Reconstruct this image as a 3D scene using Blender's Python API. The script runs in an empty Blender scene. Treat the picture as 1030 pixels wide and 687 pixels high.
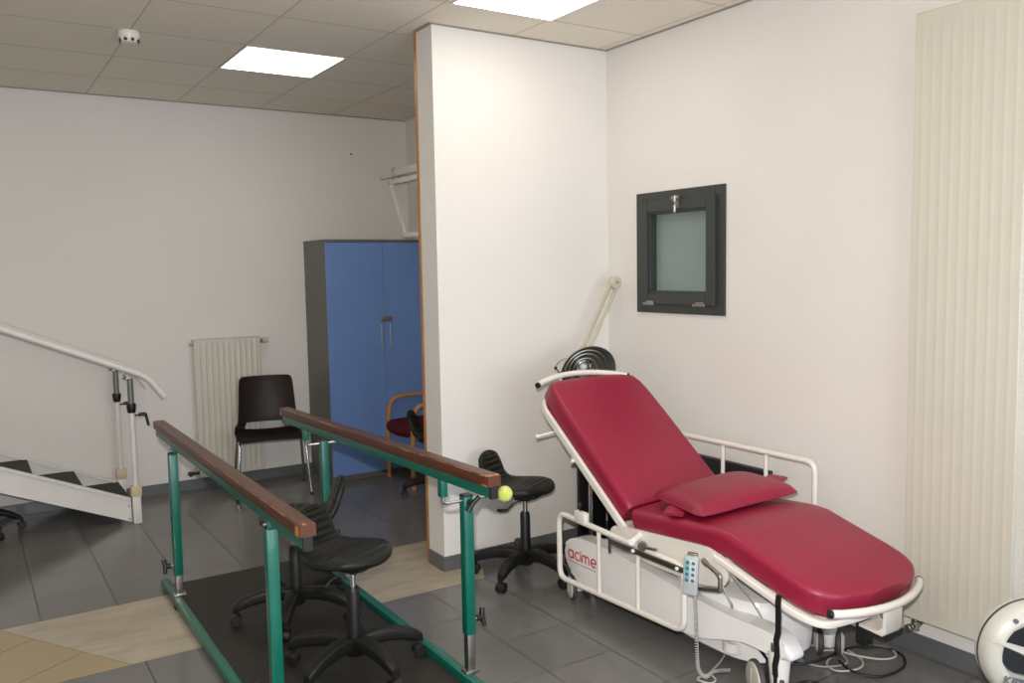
import bpy, bmesh, math, random
from mathutils import Vector, Matrix
random.seed(7)
SC = bpy.context.scene
COL = SC.collection
PI = math.pi

# ------------------------------------------------------------------ camera
CAM_POS = Vector((-3.36645, -4.10630, 1.67432))
R_ = Vector((0.839007, -0.543820, -0.018097))
U_ = Vector((0.061486, 0.061711, 0.996198))
F_ = Vector((0.540635, 0.836930, -0.085213))
cam = bpy.data.cameras.new('camera')
cam.sensor_width = 36.0
cam.lens = 30.026
cam.clip_start = 0.05
camo = bpy.data.objects.new('camera', cam)
COL.objects.link(camo)
mw = Matrix(((R_.x, U_.x, -F_.x, CAM_POS.x), (R_.y, U_.y, -F_.y, CAM_POS.y), (R_.z, U_.z, -F_.z, CAM_POS.z), (0, 0, 0, 1)))
camo.matrix_world = mw
SC.camera = camo

# ------------------------------------------------------------------ world and light
W = bpy.data.worlds.new('world'); SC.world = W; W.use_nodes = True
W.node_tree.nodes['Background'].inputs[0].default_value = (0.8, 0.87, 1.0, 1)
W.node_tree.nodes['Background'].inputs[1].default_value = 0.15
SC.view_settings.view_transform = 'Standard'
SC.view_settings.look = 'None'
SC.view_settings.gamma = 1.0
SC.view_settings.use_curve_mapping = False
SC.view_settings.exposure = 0.05
PANEL_STRENGTH = 6.0
PANEL_COL = (1.0, 0.93, 0.81)

def area_light(name, loc, target, sx, sy, power, col):
    L = bpy.data.lights.new(name, 'AREA'); L.shape = 'RECTANGLE'; L.size = sx; L.size_y = sy
    L.energy = power; L.color = col
    o = bpy.data.objects.new(name, L); COL.objects.link(o); o.location = loc
    o.rotation_euler = (Vector(target) - Vector(loc)).to_track_quat('-Z', 'Y').to_euler()
    return o
# daylight from the windows behind the photographer (outside the frame)
area_light('window_daylight', (-1.6, -5.9, 1.3), (-1.3, 0, 0.8), 2.8, 1.4, 75, (0.74, 0.84, 1.0))
# the camera's own pop-up flash
fl = area_light('camera_flash', tuple(CAM_POS + U_ * 0.13 - R_ * 0.03), tuple(CAM_POS + F_ * 5 + U_ * 0.13), 0.05, 0.03, 95, (1.0, 0.95, 0.9))

# ------------------------------------------------------------------ materials
def mat(name, col, rough=0.5, metal=0.0, noise=0.0, nscale=20.0, bump=0.0, bscale=60.0, coat=0.0, spec=0.5, emit=None, estr=0.0, sheen=0.0):
    m = bpy.data.materials.new(name); m.use_nodes = True
    nt = m.node_tree; b = nt.nodes['Principled BSDF']
    b.inputs['Base Color'].default_value = (*col, 1)
    b.inputs['Roughness'].default_value = rough
    b.inputs['Metallic'].default_value = metal
    b.inputs['Specular IOR Level'].default_value = spec
    b.inputs['Coat Weight'].default_value = coat
    b.inputs['Sheen Weight'].default_value = sheen
    if emit:
        b.inputs['Emission Color'].default_value = (*emit, 1)
        b.inputs['Emission Strength'].default_value = estr
    tc = nt.nodes.new('ShaderNodeTexCoord')
    if noise > 0:
        n = nt.nodes.new('ShaderNodeTexNoise'); n.inputs['Scale'].default_value = nscale; n.inputs['Detail'].default_value = 4
        nt.links.new(tc.outputs['Object'], n.inputs['Vector'])
        mr = nt.nodes.new('ShaderNodeMapRange')
        mr.inputs['From Min'].default_value = 0.3; mr.inputs['From Max'].default_value = 0.7
        mr.inputs['To Min'].default_value = 1 - noise; mr.inputs['To Max'].default_value = 1 + noise
        nt.links.new(n.outputs['Fac'], mr.inputs['Value'])
        mx = nt.nodes.new('ShaderNodeVectorMath'); mx.operation = 'SCALE'
        mx.inputs[0].default_value = col
        nt.links.new(mr.outputs[0], mx.inputs['Scale'])
        nt.links.new(mx.outputs[0], b.inputs['Base Color'])
    if bump > 0:
        n2 = nt.nodes.new('ShaderNodeTexNoise'); n2.inputs['Scale'].default_value = bscale; n2.inputs['Detail'].default_value = 3
        nt.links.new(tc.outputs['Object'], n2.inputs['Vector'])
        bp = nt.nodes.new('ShaderNodeBump'); bp.inputs['Strength'].default_value = bump; bp.inputs['Distance'].default_value = 0.01
        nt.links.new(n2.outputs['Fac'], bp.inputs['Height'])
        nt.links.new(bp.outputs[0], b.inputs['Normal'])
    return m

M = {}
M['wall'] = mat('wall_paint', (0.75, 0.728, 0.695), 0.75, noise=0.012, nscale=2.0, bump=0.08, bscale=180, spec=0.25)
M['base'] = mat('grey_skirting_tile', (0.115, 0.12, 0.125), 0.3, noise=0.08, nscale=6)
M['wood_trim'] = mat('varnished_pine', (0.42, 0.19, 0.05), 0.45, noise=0.15, nscale=12)
M['green'] = mat('green_enamel', (0.0, 0.115, 0.078), 0.35, noise=0.05, nscale=15, coat=0.2)
M['steel'] = mat('zinc_steel', (0.36, 0.34, 0.31), 0.38, 1.0, noise=0.15, nscale=30)
M['chrome'] = mat('chrome', (0.72, 0.72, 0.72), 0.12, 1.0)
M['black'] = mat('black_plastic', (0.008, 0.008, 0.008), 0.45, noise=0.2, nscale=30)
M['pu'] = mat('black_polyurethane', (0.010, 0.0105, 0.0075), 0.45, noise=0.2, nscale=25, bump=0.1, bscale=200, spec=0.3)
M['nylon'] = mat('black_nylon', (0.008, 0.008, 0.007), 0.5, noise=0.2, nscale=40, bump=0.1, bscale=250, spec=0.35)
M['brown'] = mat('dark_brown_plastic', (0.026, 0.012, 0.008), 0.45, noise=0.1, nscale=10)
M['red'] = mat('crimson_vinyl', (0.265, 0.010, 0.038), 0.40, noise=0.05, nscale=5, bump=0.12, bscale=14, spec=0.45)
M['cream'] = mat('cream_white_enamel', (0.76, 0.73, 0.67), 0.35, noise=0.02, nscale=6)
M['white'] = mat('white_gelcoat', (0.88, 0.87, 0.86), 0.22, noise=0.02, nscale=5, coat=0.4)
M['whitemetal'] = mat('white_painted_metal', (0.76, 0.74, 0.71), 0.35, noise=0.03, nscale=9)
M['rad'] = mat('ivory_radiator_enamel', (0.58, 0.555, 0.475), 0.38, noise=0.015, nscale=4)
M['cab'] = mat('grey_cabinet_laminate', (0.13, 0.13, 0.115), 0.45, noise=0.06, nscale=20)
M['blue'] = mat('blue_laminate', (0.145, 0.26, 0.56), 0.4, noise=0.03, nscale=5)
M['maroon'] = mat('maroon_upholstery', (0.085, 0.008, 0.016), 0.9, noise=0.15, nscale=120, bump=0.2, bscale=400, spec=0.2)
M['greytube'] = mat('grey_telescopic_tube', (0.20, 0.21, 0.20), 0.45, 0.5, noise=0.05, nscale=20)
M['beech'] = mat('beech_wood', (0.50, 0.24, 0.07), 0.4, noise=0.12, nscale=14, coat=0.2)
M['tread'] = mat('dark_tread_rubber', (0.030, 0.029, 0.024), 0.75, noise=0.2, nscale=80, bump=0.3, bscale=300)
M['winframe'] = mat('dark_green_grey_aluminium', (0.030, 0.036, 0.033), 0.4, noise=0.05, nscale=30)
M['clip'] = mat('yellowed_plastic', (0.62, 0.53, 0.34), 0.45, noise=0.05, nscale=30)
M['ball'] = mat('tennis_felt', (0.62, 0.70, 0.10), 0.95, noise=0.08, nscale=150, bump=0.6, bscale=500, sheen=0.5)
M['seam'] = mat('pale_seam', (0.75, 0.76, 0.55), 0.8)
M['brass'] = mat('brass', (0.55, 0.36, 0.14), 0.35, 1.0)
M['redplastic'] = mat('red_print', (0.55, 0.02, 0.03), 0.4)
M['greyprint'] = mat('grey_print', (0.30, 0.29, 0.29), 0.5)
M['handset'] = mat('grey_handset_plastic', (0.42, 0.44, 0.44), 0.4, noise=0.03, nscale=20)
M['teal'] = mat('teal_label', (0.13, 0.46, 0.50), 0.4)
M['button'] = mat('dark_grey_button', (0.09, 0.11, 0.12), 0.5)
M['greycable'] = mat('grey_cable', (0.36, 0.36, 0.35), 0.5)
M['whitecable'] = mat('off_white_cable', (0.5, 0.48, 0.44), 0.5)
M['darkglass'] = mat('black_gloss_disc', (0.006, 0.007, 0.008), 0.25)
M['bikeplastic'] = mat('light_grey_plastic', (0.50, 0.49, 0.44), 0.3, noise=0.02, nscale=10)
M['wheelgrey'] = mat('grey_caster_disc', (0.50, 0.48, 0.43), 0.45, noise=0.04, nscale=20)
M['tyre'] = mat('caster_tyre', (0.05, 0.05, 0.05), 0.6)
M['ceilframe'] = mat('light_frame_white', (0.7, 0.68, 0.64), 0.4)
M['lampcream'] = mat('aged_cream_enamel', (0.56, 0.51, 0.40), 0.45, noise=0.03, nscale=12)
M['reflector'] = mat('brushed_reflector', (0.42, 0.42, 0.38), 0.45, 1.0, noise=0.05, nscale=10)
M['rail_dark'] = mat('dark_steel_rail', (0.34, 0.32, 0.29), 0.30, 1.0)

def nd(nt, t, **kw):
    n = nt.nodes.new(t)
    for k, v in kw.items(): setattr(n, k, v)
    return n
class Mx:
    """tiny helper for scalar node maths"""
    def __init__(s, nt): s.nt = nt
    def op(s, o, a, b=None, c=None):
        n = s.nt.nodes.new('ShaderNodeMath'); n.operation = o
        for i, v in enumerate((a, b, c)):
            if v is None: continue
            if isinstance(v, (int, float)): n.inputs[i].default_value = v
            else: s.nt.links.new(v, n.inputs[i])
        return n.outputs[0]
    def grid(s, x, phase, pitch, w):
        """1 within w/2 of a grid line"""
        t = s.op('DIVIDE', s.op('SUBTRACT', x, phase), pitch)
        f = s.op('ABSOLUTE', s.op('SUBTRACT', s.op('FRACT', s.op('ADD', t, 0.5)), 0.5))
        return s.op('LESS_THAN', f, w / 2 / pitch)
    def cell(s, x, phase, pitch):
        return s.op('FLOOR', s.op('DIVIDE', s.op('SUBTRACT', x, phase), pitch))
    def mixc(s, f, a, b):
        n = s.nt.nodes.new('ShaderNodeMix'); n.data_type = 'RGBA'
        if isinstance(f, (int, float)): n.inputs[0].default_value = f
        else: s.nt.links.new(f, n.inputs[0])
        for i, v in ((6, a), (7, b)):
            if isinstance(v, tuple): n.inputs[i].default_value = (*v, 1)
            else: s.nt.links.new(v, n.inputs[i])
        return n.outputs[2]

def floor_material():
    m = bpy.data.materials.new('floor_tiles'); m.use_nodes = True
    nt = m.node_tree; b = nt.nodes['Principled BSDF']; K = Mx(nt)
    tc = nd(nt, 'ShaderNodeTexCoord'); sp = nd(nt, 'ShaderNodeSeparateXYZ')
    nt.links.new(tc.outputs['Object'], sp.inputs[0]); x, y = sp.outputs[0], sp.outputs[1]
    P = 0.3444
    far = K.op('GREATER_THAN', y, 0.546)
    near = K.op('LESS_THAN', y, -0.212)
    strip = K.op('MULTIPLY', K.op('SUBTRACT', 1.0, far), K.op('SUBTRACT', 1.0, near))
    # the cream slab ends just right of the partition corner with a slanted cut
    strip = K.op('MULTIPLY', strip, K.op('LESS_THAN', K.op('ADD', x, K.op('MULTIPLY', y, -0.5)), -0.95))
    yph = K.op('ADD', K.op('MULTIPLY', far, 0.546), K.op('MULTIPLY', K.op('SUBTRACT', 1.0, far), -0.953))
    yy = K.op('SUBTRACT', y, yph)
    gx = K.grid(x, -1.059, P, 0.005); gy = K.grid(yy, 0.0, P, 0.005)
    gy = K.op('MULTIPLY', gy, K.op('MAXIMUM', far, K.op('LESS_THAN', y, -0.30)))
    grout = K.op('MULTIPLY', K.op('MAXIMUM', gx, gy), K.op('SUBTRACT', 1.0, strip))
    # per tile variation
    cx = K.cell(x, -1.059, P); cy = K.cell(yy, 0.0, P)
    cv = nd(nt, 'ShaderNodeCombineXYZ'); nt.links.new(cx, cv.inputs[0]); nt.links.new(cy, cv.inputs[1])
    wn = nd(nt, 'ShaderNodeTexWhiteNoise'); nt.links.new(cv.outputs[0], wn.inputs['Vector'])
    var = K.op('ADD', K.op('MULTIPLY', wn.outputs['Value'], 0.16), 0.92)
    ns = nd(nt, 'ShaderNodeTexNoise'); ns.inputs['Scale'].default_value = 2.0; ns.inputs['Detail'].default_value = 2
    nt.links.new(tc.outputs['Object'], ns.inputs['Vector'])
    fine = nd(nt, 'ShaderNodeTexNoise'); fine.inputs['Scale'].default_value = 90.0
    nt.links.new(tc.outputs['Object'], fine.inputs['Vector'])
    var = K.op('MULTIPLY', var, K.op('ADD', K.op('MULTIPLY', ns.outputs['Fac'], 0.10), 0.95))
    var = K.op('MULTIPLY', var, K.op('ADD', K.op('MULTIPLY', fine.outputs['Fac'], 0.16), 0.92))
    sc = nd(nt, 'ShaderNodeVectorMath', operation='SCALE'); sc.inputs[0].default_value = (0.152, 0.147, 0.140)
    nt.links.new(var, sc.inputs['Scale'])
    grey = K.mixc(grout, sc.outputs[0], (0.050, 0.046, 0.041))
    # cream slab, cloudy
    map_ = nd(nt, 'ShaderNodeMapping'); map_.inputs['Scale'].default_value = (2.0, 6.0, 1.0)
    nt.links.new(tc.outputs['Object'], map_.inputs['Vector'])
    cl = nd(nt, 'ShaderNodeTexNoise'); cl.inputs['Scale'].default_value = 1.6; cl.inputs['Detail'].default_value = 7; cl.inputs['Distortion'].default_value = 0.6
    nt.links.new(map_.outputs[0], cl.inputs['Vector'])
    cr = nd(nt, 'ShaderNodeMapRange'); cr.inputs['From Min'].default_value = 0.3; cr.inputs['From Max'].default_value = 0.7
    nt.links.new(cl.outputs['Fac'], cr.inputs['Value'])
    cream = K.mixc(cr.outputs[0], (0.34, 0.295, 0.215), (0.45, 0.39, 0.29))
    # yellow beige diagonal tiles left of a slanted line
    dx, dy = 0.5217, -0.8531   # along the slanted border
    u = K.op('ADD', K.op('MULTIPLY', K.op('ADD', x, 3.2836), dx), K.op('MULTIPLY', K.op('SUBTRACT', y, 0.5211), dy))
    v = K.op('ADD', K.op('MULTIPLY', K.op('ADD', x, 3.2836), -dy), K.op('MULTIPLY', K.op('SUBTRACT', y, 0.5211), dx))
    diag = K.op('LESS_THAN', v, 0.0)
    dg = K.op('MAXIMUM', K.grid(u, 0.215, 0.345, 0.005), K.grid(v, 0.0, 0.345, 0.006))
    bs = nd(nt, 'ShaderNodeVectorMath', operation='SCALE'); bs.inputs[0].default_value = (0.36, 0.28, 0.155)
    nt.links.new(K.op('ADD', K.op('MULTIPLY', fine.outputs['Fac'], 0.2), 0.9), bs.inputs['Scale'])
    beige = K.mixc(dg, bs.outputs[0], (0.13, 0.10, 0.06))
    inner = K.mixc(diag, cream, beige)
    col = K.mixc(strip, grey, inner)
    nt.links.new(col, b.inputs['Base Color'])
    ro = K.op('ADD', K.op('MULTIPLY', grout, 0.3), K.op('ADD', K.op('MULTIPLY', ns.outputs['Fac'], 0.03), 0.18))
    nt.links.new(ro, b.inputs['Roughness'])
    b.inputs['Specular IOR Level'].default_value = 0.45
    bp = nd(nt, 'ShaderNodeBump'); bp.inputs['Strength'].default_value = 0.05; bp.inputs['Distance'].default_value = 0.002
    nt.links.new(fine.outputs['Fac'], bp.inputs['Height']); nt.links.new(bp.outputs[0], b.inputs['Normal'])
    return m
CGX, CGXP, CGY, CGYP = -1.892, 0.612, 0.9066, 0.625
def ceiling_material():
    m = bpy.data.materials.new('ceiling_tiles'); m.use_nodes = True
    nt = m.node_tree; b = nt.nodes['Principled BSDF']; K = Mx(nt)
    tc = nd(nt, 'ShaderNodeTexCoord'); sp = nd(nt, 'ShaderNodeSeparateXYZ')
    nt.links.new(tc.outputs['Object'], sp.inputs[0]); x, y = sp.outputs[0], sp.outputs[1]
    g = K.op('MAXIMUM', K.grid(x, CGX, CGXP, 0.022), K.grid(y, CGY, CGYP, 0.022))
    ln = K.op('MAXIMUM', K.grid(K.op('ADD', x, 0.011), CGX, CGXP, 0.004), K.grid(K.op('ADD', y, 0.011), CGY, CGYP, 0.005))
    cv = nd(nt, 'ShaderNodeCombineXYZ'); nt.links.new(K.cell(x, CGX, CGXP), cv.inputs[0]); nt.links.new(K.cell(y, CGY, CGYP), cv.inputs[1])
    wn = nd(nt, 'ShaderNodeTexWhiteNoise'); nt.links.new(cv.outputs[0], wn.inputs['Vector'])
    ns = nd(nt, 'ShaderNodeTexNoise'); ns.inputs['Scale'].default_value = 90.0; nt.links.new(tc.outputs['Object'], ns.inputs['Vector'])
    var = K.op('ADD', K.op('MULTIPLY', wn.outputs['Value'], 0.04), K.op('ADD', K.op('MULTIPLY', ns.outputs['Fac'], 0.10), 0.92))
    sc = nd(nt, 'ShaderNodeVectorMath', operation='SCALE'); sc.inputs[0].default_value = (0.82, 0.765, 0.67)
    nt.links.new(var, sc.inputs['Scale'])
    c1 = K.mixc(g, sc.outputs[0], (0.79, 0.73, 0.63))
    c2 = K.mixc(ln, c1, (0.30, 0.26, 0.20))
    nt.links.new(c2, b.inputs['Base Color']); b.inputs['Roughness'].default_value = 0.85
    b.inputs['Specular IOR Level'].default_value = 0.2
    return m
def mat_rubber():
    m = bpy.data.materials.new('diamond_rubber'); m.use_nodes = True
    nt = m.node_tree; b = nt.nodes['Principled BSDF']; K = Mx(nt)
    tc = nd(nt, 'ShaderNodeTexCoord'); sp = nd(nt, 'ShaderNodeSeparateXYZ')
    nt.links.new(tc.outputs['Object'], sp.inputs[0]); x, y = sp.outputs[0], sp.outputs[1]
    a = K.op('ADD', x, y); c = K.op('SUBTRACT', x, y)
    g = K.op('MAXIMUM', K.grid(a, 0, 0.021, 0.006), K.grid(c, 0, 0.021, 0.006))
    ns = nd(nt, 'ShaderNodeTexNoise'); ns.inputs['Scale'].default_value = 7.0; nt.links.new(tc.outputs['Object'], ns.inputs['Vector'])
    sc = nd(nt, 'ShaderNodeVectorMath', operation='SCALE'); sc.inputs[0].default_value = (0.012, 0.0105, 0.007)
    nt.links.new(K.op('ADD', 0.6, K.op('MULTIPLY', ns.outputs['Fac'], 0.8)), sc.inputs['Scale'])
    col = K.mixc(g, sc.outputs[0], (0.024, 0.021, 0.015))
    nt.links.new(col, b.inputs['Base Color']); b.inputs['Roughness'].default_value = 0.6
    bp = nd(nt, 'ShaderNodeBump'); bp.inputs['Strength'].default_value = 0.6; bp.inputs['Distance'].default_value = 0.003
    nt.links.new(g, bp.inputs['Height']); nt.links.new(bp.outputs[0], b.inputs['Normal'])
    return m
def mat_wood_rail():
    m = bpy.data.materials.new('worn_mahogany'); m.use_nodes = True
    nt = m.node_tree; b = nt.nodes['Principled BSDF']; K = Mx(nt)
    tc = nd(nt, 'ShaderNodeTexCoord')
    mp = nd(nt, 'ShaderNodeMapping'); mp.inputs['Scale'].default_value = (30, 1.5, 30); nt.links.new(tc.outputs['Object'], mp.inputs['Vector'])
    n = nd(nt, 'ShaderNodeTexNoise'); n.inputs['Scale'].default_value = 2.0; n.inputs['Detail'].default_value = 6; nt.links.new(mp.outputs[0], n.inputs['Vector'])
    base = K.mixc(n.outputs['Fac'], (0.042, 0.011, 0.005), (0.115, 0.034, 0.012))
    geo = nd(nt, 'ShaderNodeNewGeometry')
    # worn, pale varnish on edges (pointiness) broken up by noise
    mp2 = nd(nt, 'ShaderNodeMapping'); mp2.inputs['Scale'].default_value = (14, 3.2, 14); nt.links.new(tc.outputs['Object'], mp2.inputs['Vector'])
    n2 = nd(nt, 'ShaderNodeTexNoise'); n2.inputs['Scale'].default_value = 2.2; n2.inputs['Detail'].default_value = 8; n2.inputs['Roughness'].default_value = 0.65; nt.links.new(mp2.outputs[0], n2.inputs['Vector'])
    sn = nd(nt, 'ShaderNodeSeparateXYZ'); nt.links.new(geo.outputs['True Normal'], sn.inputs[0])
    edge = K.op('MULTIPLY', K.op('GREATER_THAN', geo.outputs['Pointiness'], 0.53), K.op('LESS_THAN', K.op('ABSOLUTE', sn.outputs[1]), 0.5))
    wear = K.op('MULTIPLY', edge, K.op('GREATER_THAN', n2.outputs['Fac'], 0.505))
    col = K.mixc(wear, base, (0.38, 0.16, 0.05))
    nt.links.new(col, b.inputs['Base Color']); b.inputs['Roughness'].default_value = 0.42
    b.inputs['Coat Weight'].default_value = 0.12; b.inputs['Coat Roughness'].default_value = 0.2
    return m
def mat_glass_frost():
    m = mat('frosted_glass', (0.21, 0.275, 0.262), 0.32, noise=0.06, nscale=3, bump=0.15, bscale=300, spec=0.5)
    return m
M['floor'] = floor_material(); M['ceiling'] = ceiling_material(); M['rubber'] = mat_rubber(); M['wood'] = mat_wood_rail(); M['frost'] = mat_glass_frost()

# ------------------------------------------------------------------ mesh helpers
def V(*a): return Vector(a)
def box(bm, lo, hi, bev=0.0, seg=2, rot=None, piv=None):
    """axis aligned box between two corners, optional bevel and rotation matrix about a pivot"""
    lo = Vector(lo); hi = Vector(hi); c = (lo + hi) / 2; s = hi - lo
    r = bmesh.ops.create_cube(bm, size=1.0)
    vs = r['verts']
    for v in vs: v.co = Vector((v.co.x * s.x, v.co.y * s.y, v.co.z * s.z)) + c
    if bev > 0:
        es = list({e for v in vs for e in v.link_edges})
        rb = bmesh.ops.bevel(bm, geom=es, offset=bev, segments=seg, affect='EDGES', profile=0.5)
        vs = list({v for f in rb['faces'] for v in f.verts} | {v for v in vs if v.is_valid})
    if rot is not None:
        p = Vector(piv) if piv is not None else c
        for v in vs: v.co = rot @ (v.co - p) + p
    return vs
def frames(pts, closed=False):
    n = len(pts); T = []
    for i in range(n):
        if closed: t = pts[(i + 1) % n] - pts[i - 1]
        elif i == 0: t = pts[1] - pts[0]
        elif i == n - 1: t = pts[-1] - pts[-2]
        else: t = (pts[i + 1] - pts[i]).normalized() + (pts[i] - pts[i - 1]).normalized()
        if t.length < 1e-9: t = Vector((0, 0, 1))
        T.append(t.normalized())
    up = Vector((0, 0, 1)) if abs(T[0].z) < 0.9 else Vector((1, 0, 0))
    N = (up - T[0] * up.dot(T[0])).normalized(); out = []
    for i in range(n):
        N = (N - T[i] * N.dot(T[i]))
        N = N.normalized() if N.length > 1e-6 else T[i].orthogonal().normalized()
        out.append((T[i], N.copy(), T[i].cross(N)))
    return out
def skin_rings(bm, rings, closed=False, caps=True):
    vr = [[bm.verts.new(p) for p in ring] for ring in rings]
    n = len(vr); m = len(vr[0])
    for i in range(n if closed else n - 1):
        a, b = vr[i], vr[(i + 1) % n]
        for j in range(m):
            try: bm.faces.new((a[j], a[(j + 1) % m], b[(j + 1) % m], b[j]))
            except ValueError: pass
    if caps and not closed:
        for ring in (vr[0], vr[-1]):
            try: bm.faces.new(ring)
            except ValueError: pass
    return vr
def tube(bm, pts, r, closed=False, seg=12, caps=True):
    pts = [Vector(p) for p in pts]; fr = frames(pts, closed); rings = []
    for i, p in enumerate(pts):
        rr = r[i] if isinstance(r, (list, tuple)) else r
        T, N, B = fr[i]
        rings.append([p + (N * math.cos(2 * PI * k / seg) + B * math.sin(2 * PI * k / seg)) * rr for k in range(seg)])
    skin_rings(bm, rings, closed, caps)
def bar(bm, pts, w, h, up=None, rnd=0.25):
    """sweep a rounded rectangle (w sideways, h upwards) along a polyline"""
    pts = [Vector(p) for p in pts]; fr = frames(pts); rings = []
    for i, p in enumerate(pts):
        T, N, B = fr[i]
        if up is not None:
            u = Vector(up); N = (u - T * u.dot(T)).normalized(); B = T.cross(N)
        rings.append([p + B * a * w / 2 + N * c * h / 2 for a, c in RR(rnd)])
    skin_rings(bm, rings)
def RR(k=0.25, n=3):
    out = []
    for cx, cy, a0 in ((1, 1, 0), (-1, 1, 90), (-1, -1, 180), (1, -1, 270)):
        for i in range(n + 1):
            a = math.radians(a0 + 90 * i / n)
            out.append((cx * (1 - k) + k * math.cos(a), cy * (1 - k) + k * math.sin(a)))
    return out
def smooth_path(ctrl, n=8, closed=False):
    """Catmull-Rom through control points"""
    P = [Vector(c) for c in ctrl]; out = []
    m = len(P)
    rng = range(m) if closed else range(m - 1)
    for i in rng:
        p0 = P[i - 1] if (i > 0 or closed) else P[0]
        p1 = P[i]; p2 = P[(i + 1) % m]
        p3 = P[(i + 2) % m] if (closed or i + 2 < m) else P[-1]
        for k in range(n):
            t = k / n
            out.append(0.5 * ((2 * p1) + (p2 - p0) * t + (2 * p0 - 5 * p1 + 4 * p2 - p3) * t * t + (3 * p1 - p0 - 3 * p2 + p3) * t ** 3))
    if not closed: out.append(P[-1])
    return out
def round_corners(pts, rad, n=5, closed=False):
    P = [Vector(p) for p in pts]; out = []
    m = len(P)
    for i in range(m):
        if not closed and i in (0, m - 1): out.append(P[i]); continue
        a, b, c = P[i - 1], P[i], P[(i + 1) % m]
        r = min(rad, (a - b).length * 0.45, (c - b).length * 0.45)
        s = b + (a - b).normalized() * r; e = b + (c - b).normalized() * r
        for k in range(n + 1):
            t = k / n
            out.append(s * (1 - t) ** 2 + b * 2 * t * (1 - t) + e * t * t)
    return out
def lathe(bm, prof, seg=24, mtx=None, caps=True):
    rings = []
    for r, z in prof:
        ring = [Vector((r * math.cos(2 * PI * k / seg), r * math.sin(2 * PI * k / seg), z)) for k in range(seg)]
        if mtx is not None: ring = [mtx @ p for p in ring]
        rings.append(ring)
    skin_rings(bm, rings, False, caps)
def axis_m(o, d):
    d = Vector(d).normalized()
    return Matrix.Translation(Vector(o)) @ d.to_track_quat('Z', 'Y').to_matrix().to_4x4()
def cyl(bm, a, b, r, seg=16, r2=None):
    a = Vector(a); b = Vector(b); L = (b - a).length
    e = min(0.15 * r, 0.002)
    r2 = r if r2 is None else r2
    lathe(bm, [(r - e, 0), (r, e), (r2, L - e), (r2 - e, L)], seg, axis_m(a, b - a))
def sphere(bm, c, r, sub=3, sc=(1, 1, 1)):
    res = bmesh.ops.create_icosphere(bm, subdivisions=sub, radius=r)
    for v in res['verts']: v.co = Vector((v.co.x * sc[0], v.co.y * sc[1], v.co.z * sc[2])) + Vector(c)
def prism(bm, outline, a, b, bev=0.0):
    """outline: list of 3D points (planar); extruded by vector from offset a to offset b"""
    a = Vector(a); b = Vector(b)
    n0 = [bm.verts.new(Vector(p) + a) for p in outline]
    n1 = [bm.verts.new(Vector(p) + b) for p in outline]
    fs = [bm.faces.new(n0), bm.faces.new(list(reversed(n1)))]
    m = len(outline)
    for i in range(m): bm.faces.new((n0[i], n1[i], n1[(i + 1) % m], n0[(i + 1) % m]))
    if bev > 0:
        es = list({e for f in fs for e in f.edges})
        bmesh.ops.bevel(bm, geom=es, offset=bev, segments=3, affect='EDGES', profile=0.5)
def world_off(p):
    o = Vector((0, 0, 0))
    while p is not None: o += p.location; p = p.parent
    return o
def obj(name, bm, m, parent=None, world=True, smooth=True, label=None):
    """link bm as one mesh object; world=True: coordinates are world ones"""
    bmesh.ops.recalc_face_normals(bm, faces=bm.faces)
    me = bpy.data.meshes.new(name)
    if parent is not None and world:
        off = world_off(parent)
        for v in bm.verts: v.co -= off
    bm.to_mesh(me); bm.free()
    if smooth:
        me.polygons.foreach_set('use_smooth', [True] * len(me.polygons))
        try: me.set_sharp_from_angle(angle=math.radians(38))
        except Exception: pass
    me.materials.append(m)
    o = bpy.data.objects.new(name, me); COL.objects.link(o)
    if parent is not None: o.parent = parent
    if label: o['label'] = label
    return o
def split(name, bm, m, parent, **kw):
    """one object per separate piece of the bmesh"""
    bm.verts.ensure_lookup_table(); seen = set(); out = []
    for v0 in bm.verts:
        if v0 in seen: continue
        isl = []; stack = [v0]; seen.add(v0)
        while stack:
            v = stack.pop(); isl.append(v)
            for e in v.link_edges:
                o = e.other_vert(v)
                if o not in seen: seen.add(o); stack.append(o)
        nb = bmesh.new(); mp = {v: nb.verts.new(v.co) for v in isl}
        fs = {f for v in isl for f in v.link_faces}
        for f in fs: nb.faces.new([mp[v] for v in f.verts])
        out.append(obj(name, nb, m, parent, **kw))
    bm.free(); return out
def thing(name, label, cat, loc=(0, 0, 0), rz=0.0, group=None):
    o = bpy.data.objects.new(name, None); COL.objects.link(o); o.location = loc; o.rotation_euler = (0, 0, rz)
    o.empty_display_size = 0.1
    o['label'] = label; o['category'] = cat
    if group: o['group'] = group
    return o
def tag(o, label, cat, group=None):
    o['label'] = label; o['category'] = cat
    if group: o['group'] = group
    return o
def struct(name, bm, m, smooth=False, parent=None):
    o = obj(name, bm, m, parent, smooth=smooth)
    if parent is None: o['kind'] = 'structure'
    return o
def centre_origin(o):
    """put a lone mesh's origin at its base"""
    me = o.data; xs = [v.co for v in me.vertices]
    c = Vector(((min(v.x for v in xs) + max(v.x for v in xs)) / 2, (min(v.y for v in xs) + max(v.y for v in xs)) / 2, min(v.z for v in xs)))
    me.transform(Matrix.Translation(-c)); o.location = c
    return o
def dup(root, loc, rz, label, group=None):
    r = root.copy(); COL.objects.link(r); r.location = loc; r.rotation_euler = (0, 0, rz); r['label'] = label
    if group: r['group'] = group
    def rec(src, dst):
        for ch in list(src.children):
            c = ch.copy(); COL.objects.link(c); c.parent = dst
            rec(ch, c)
    rec(root, r)
    return r
NB = bmesh.new

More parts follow.
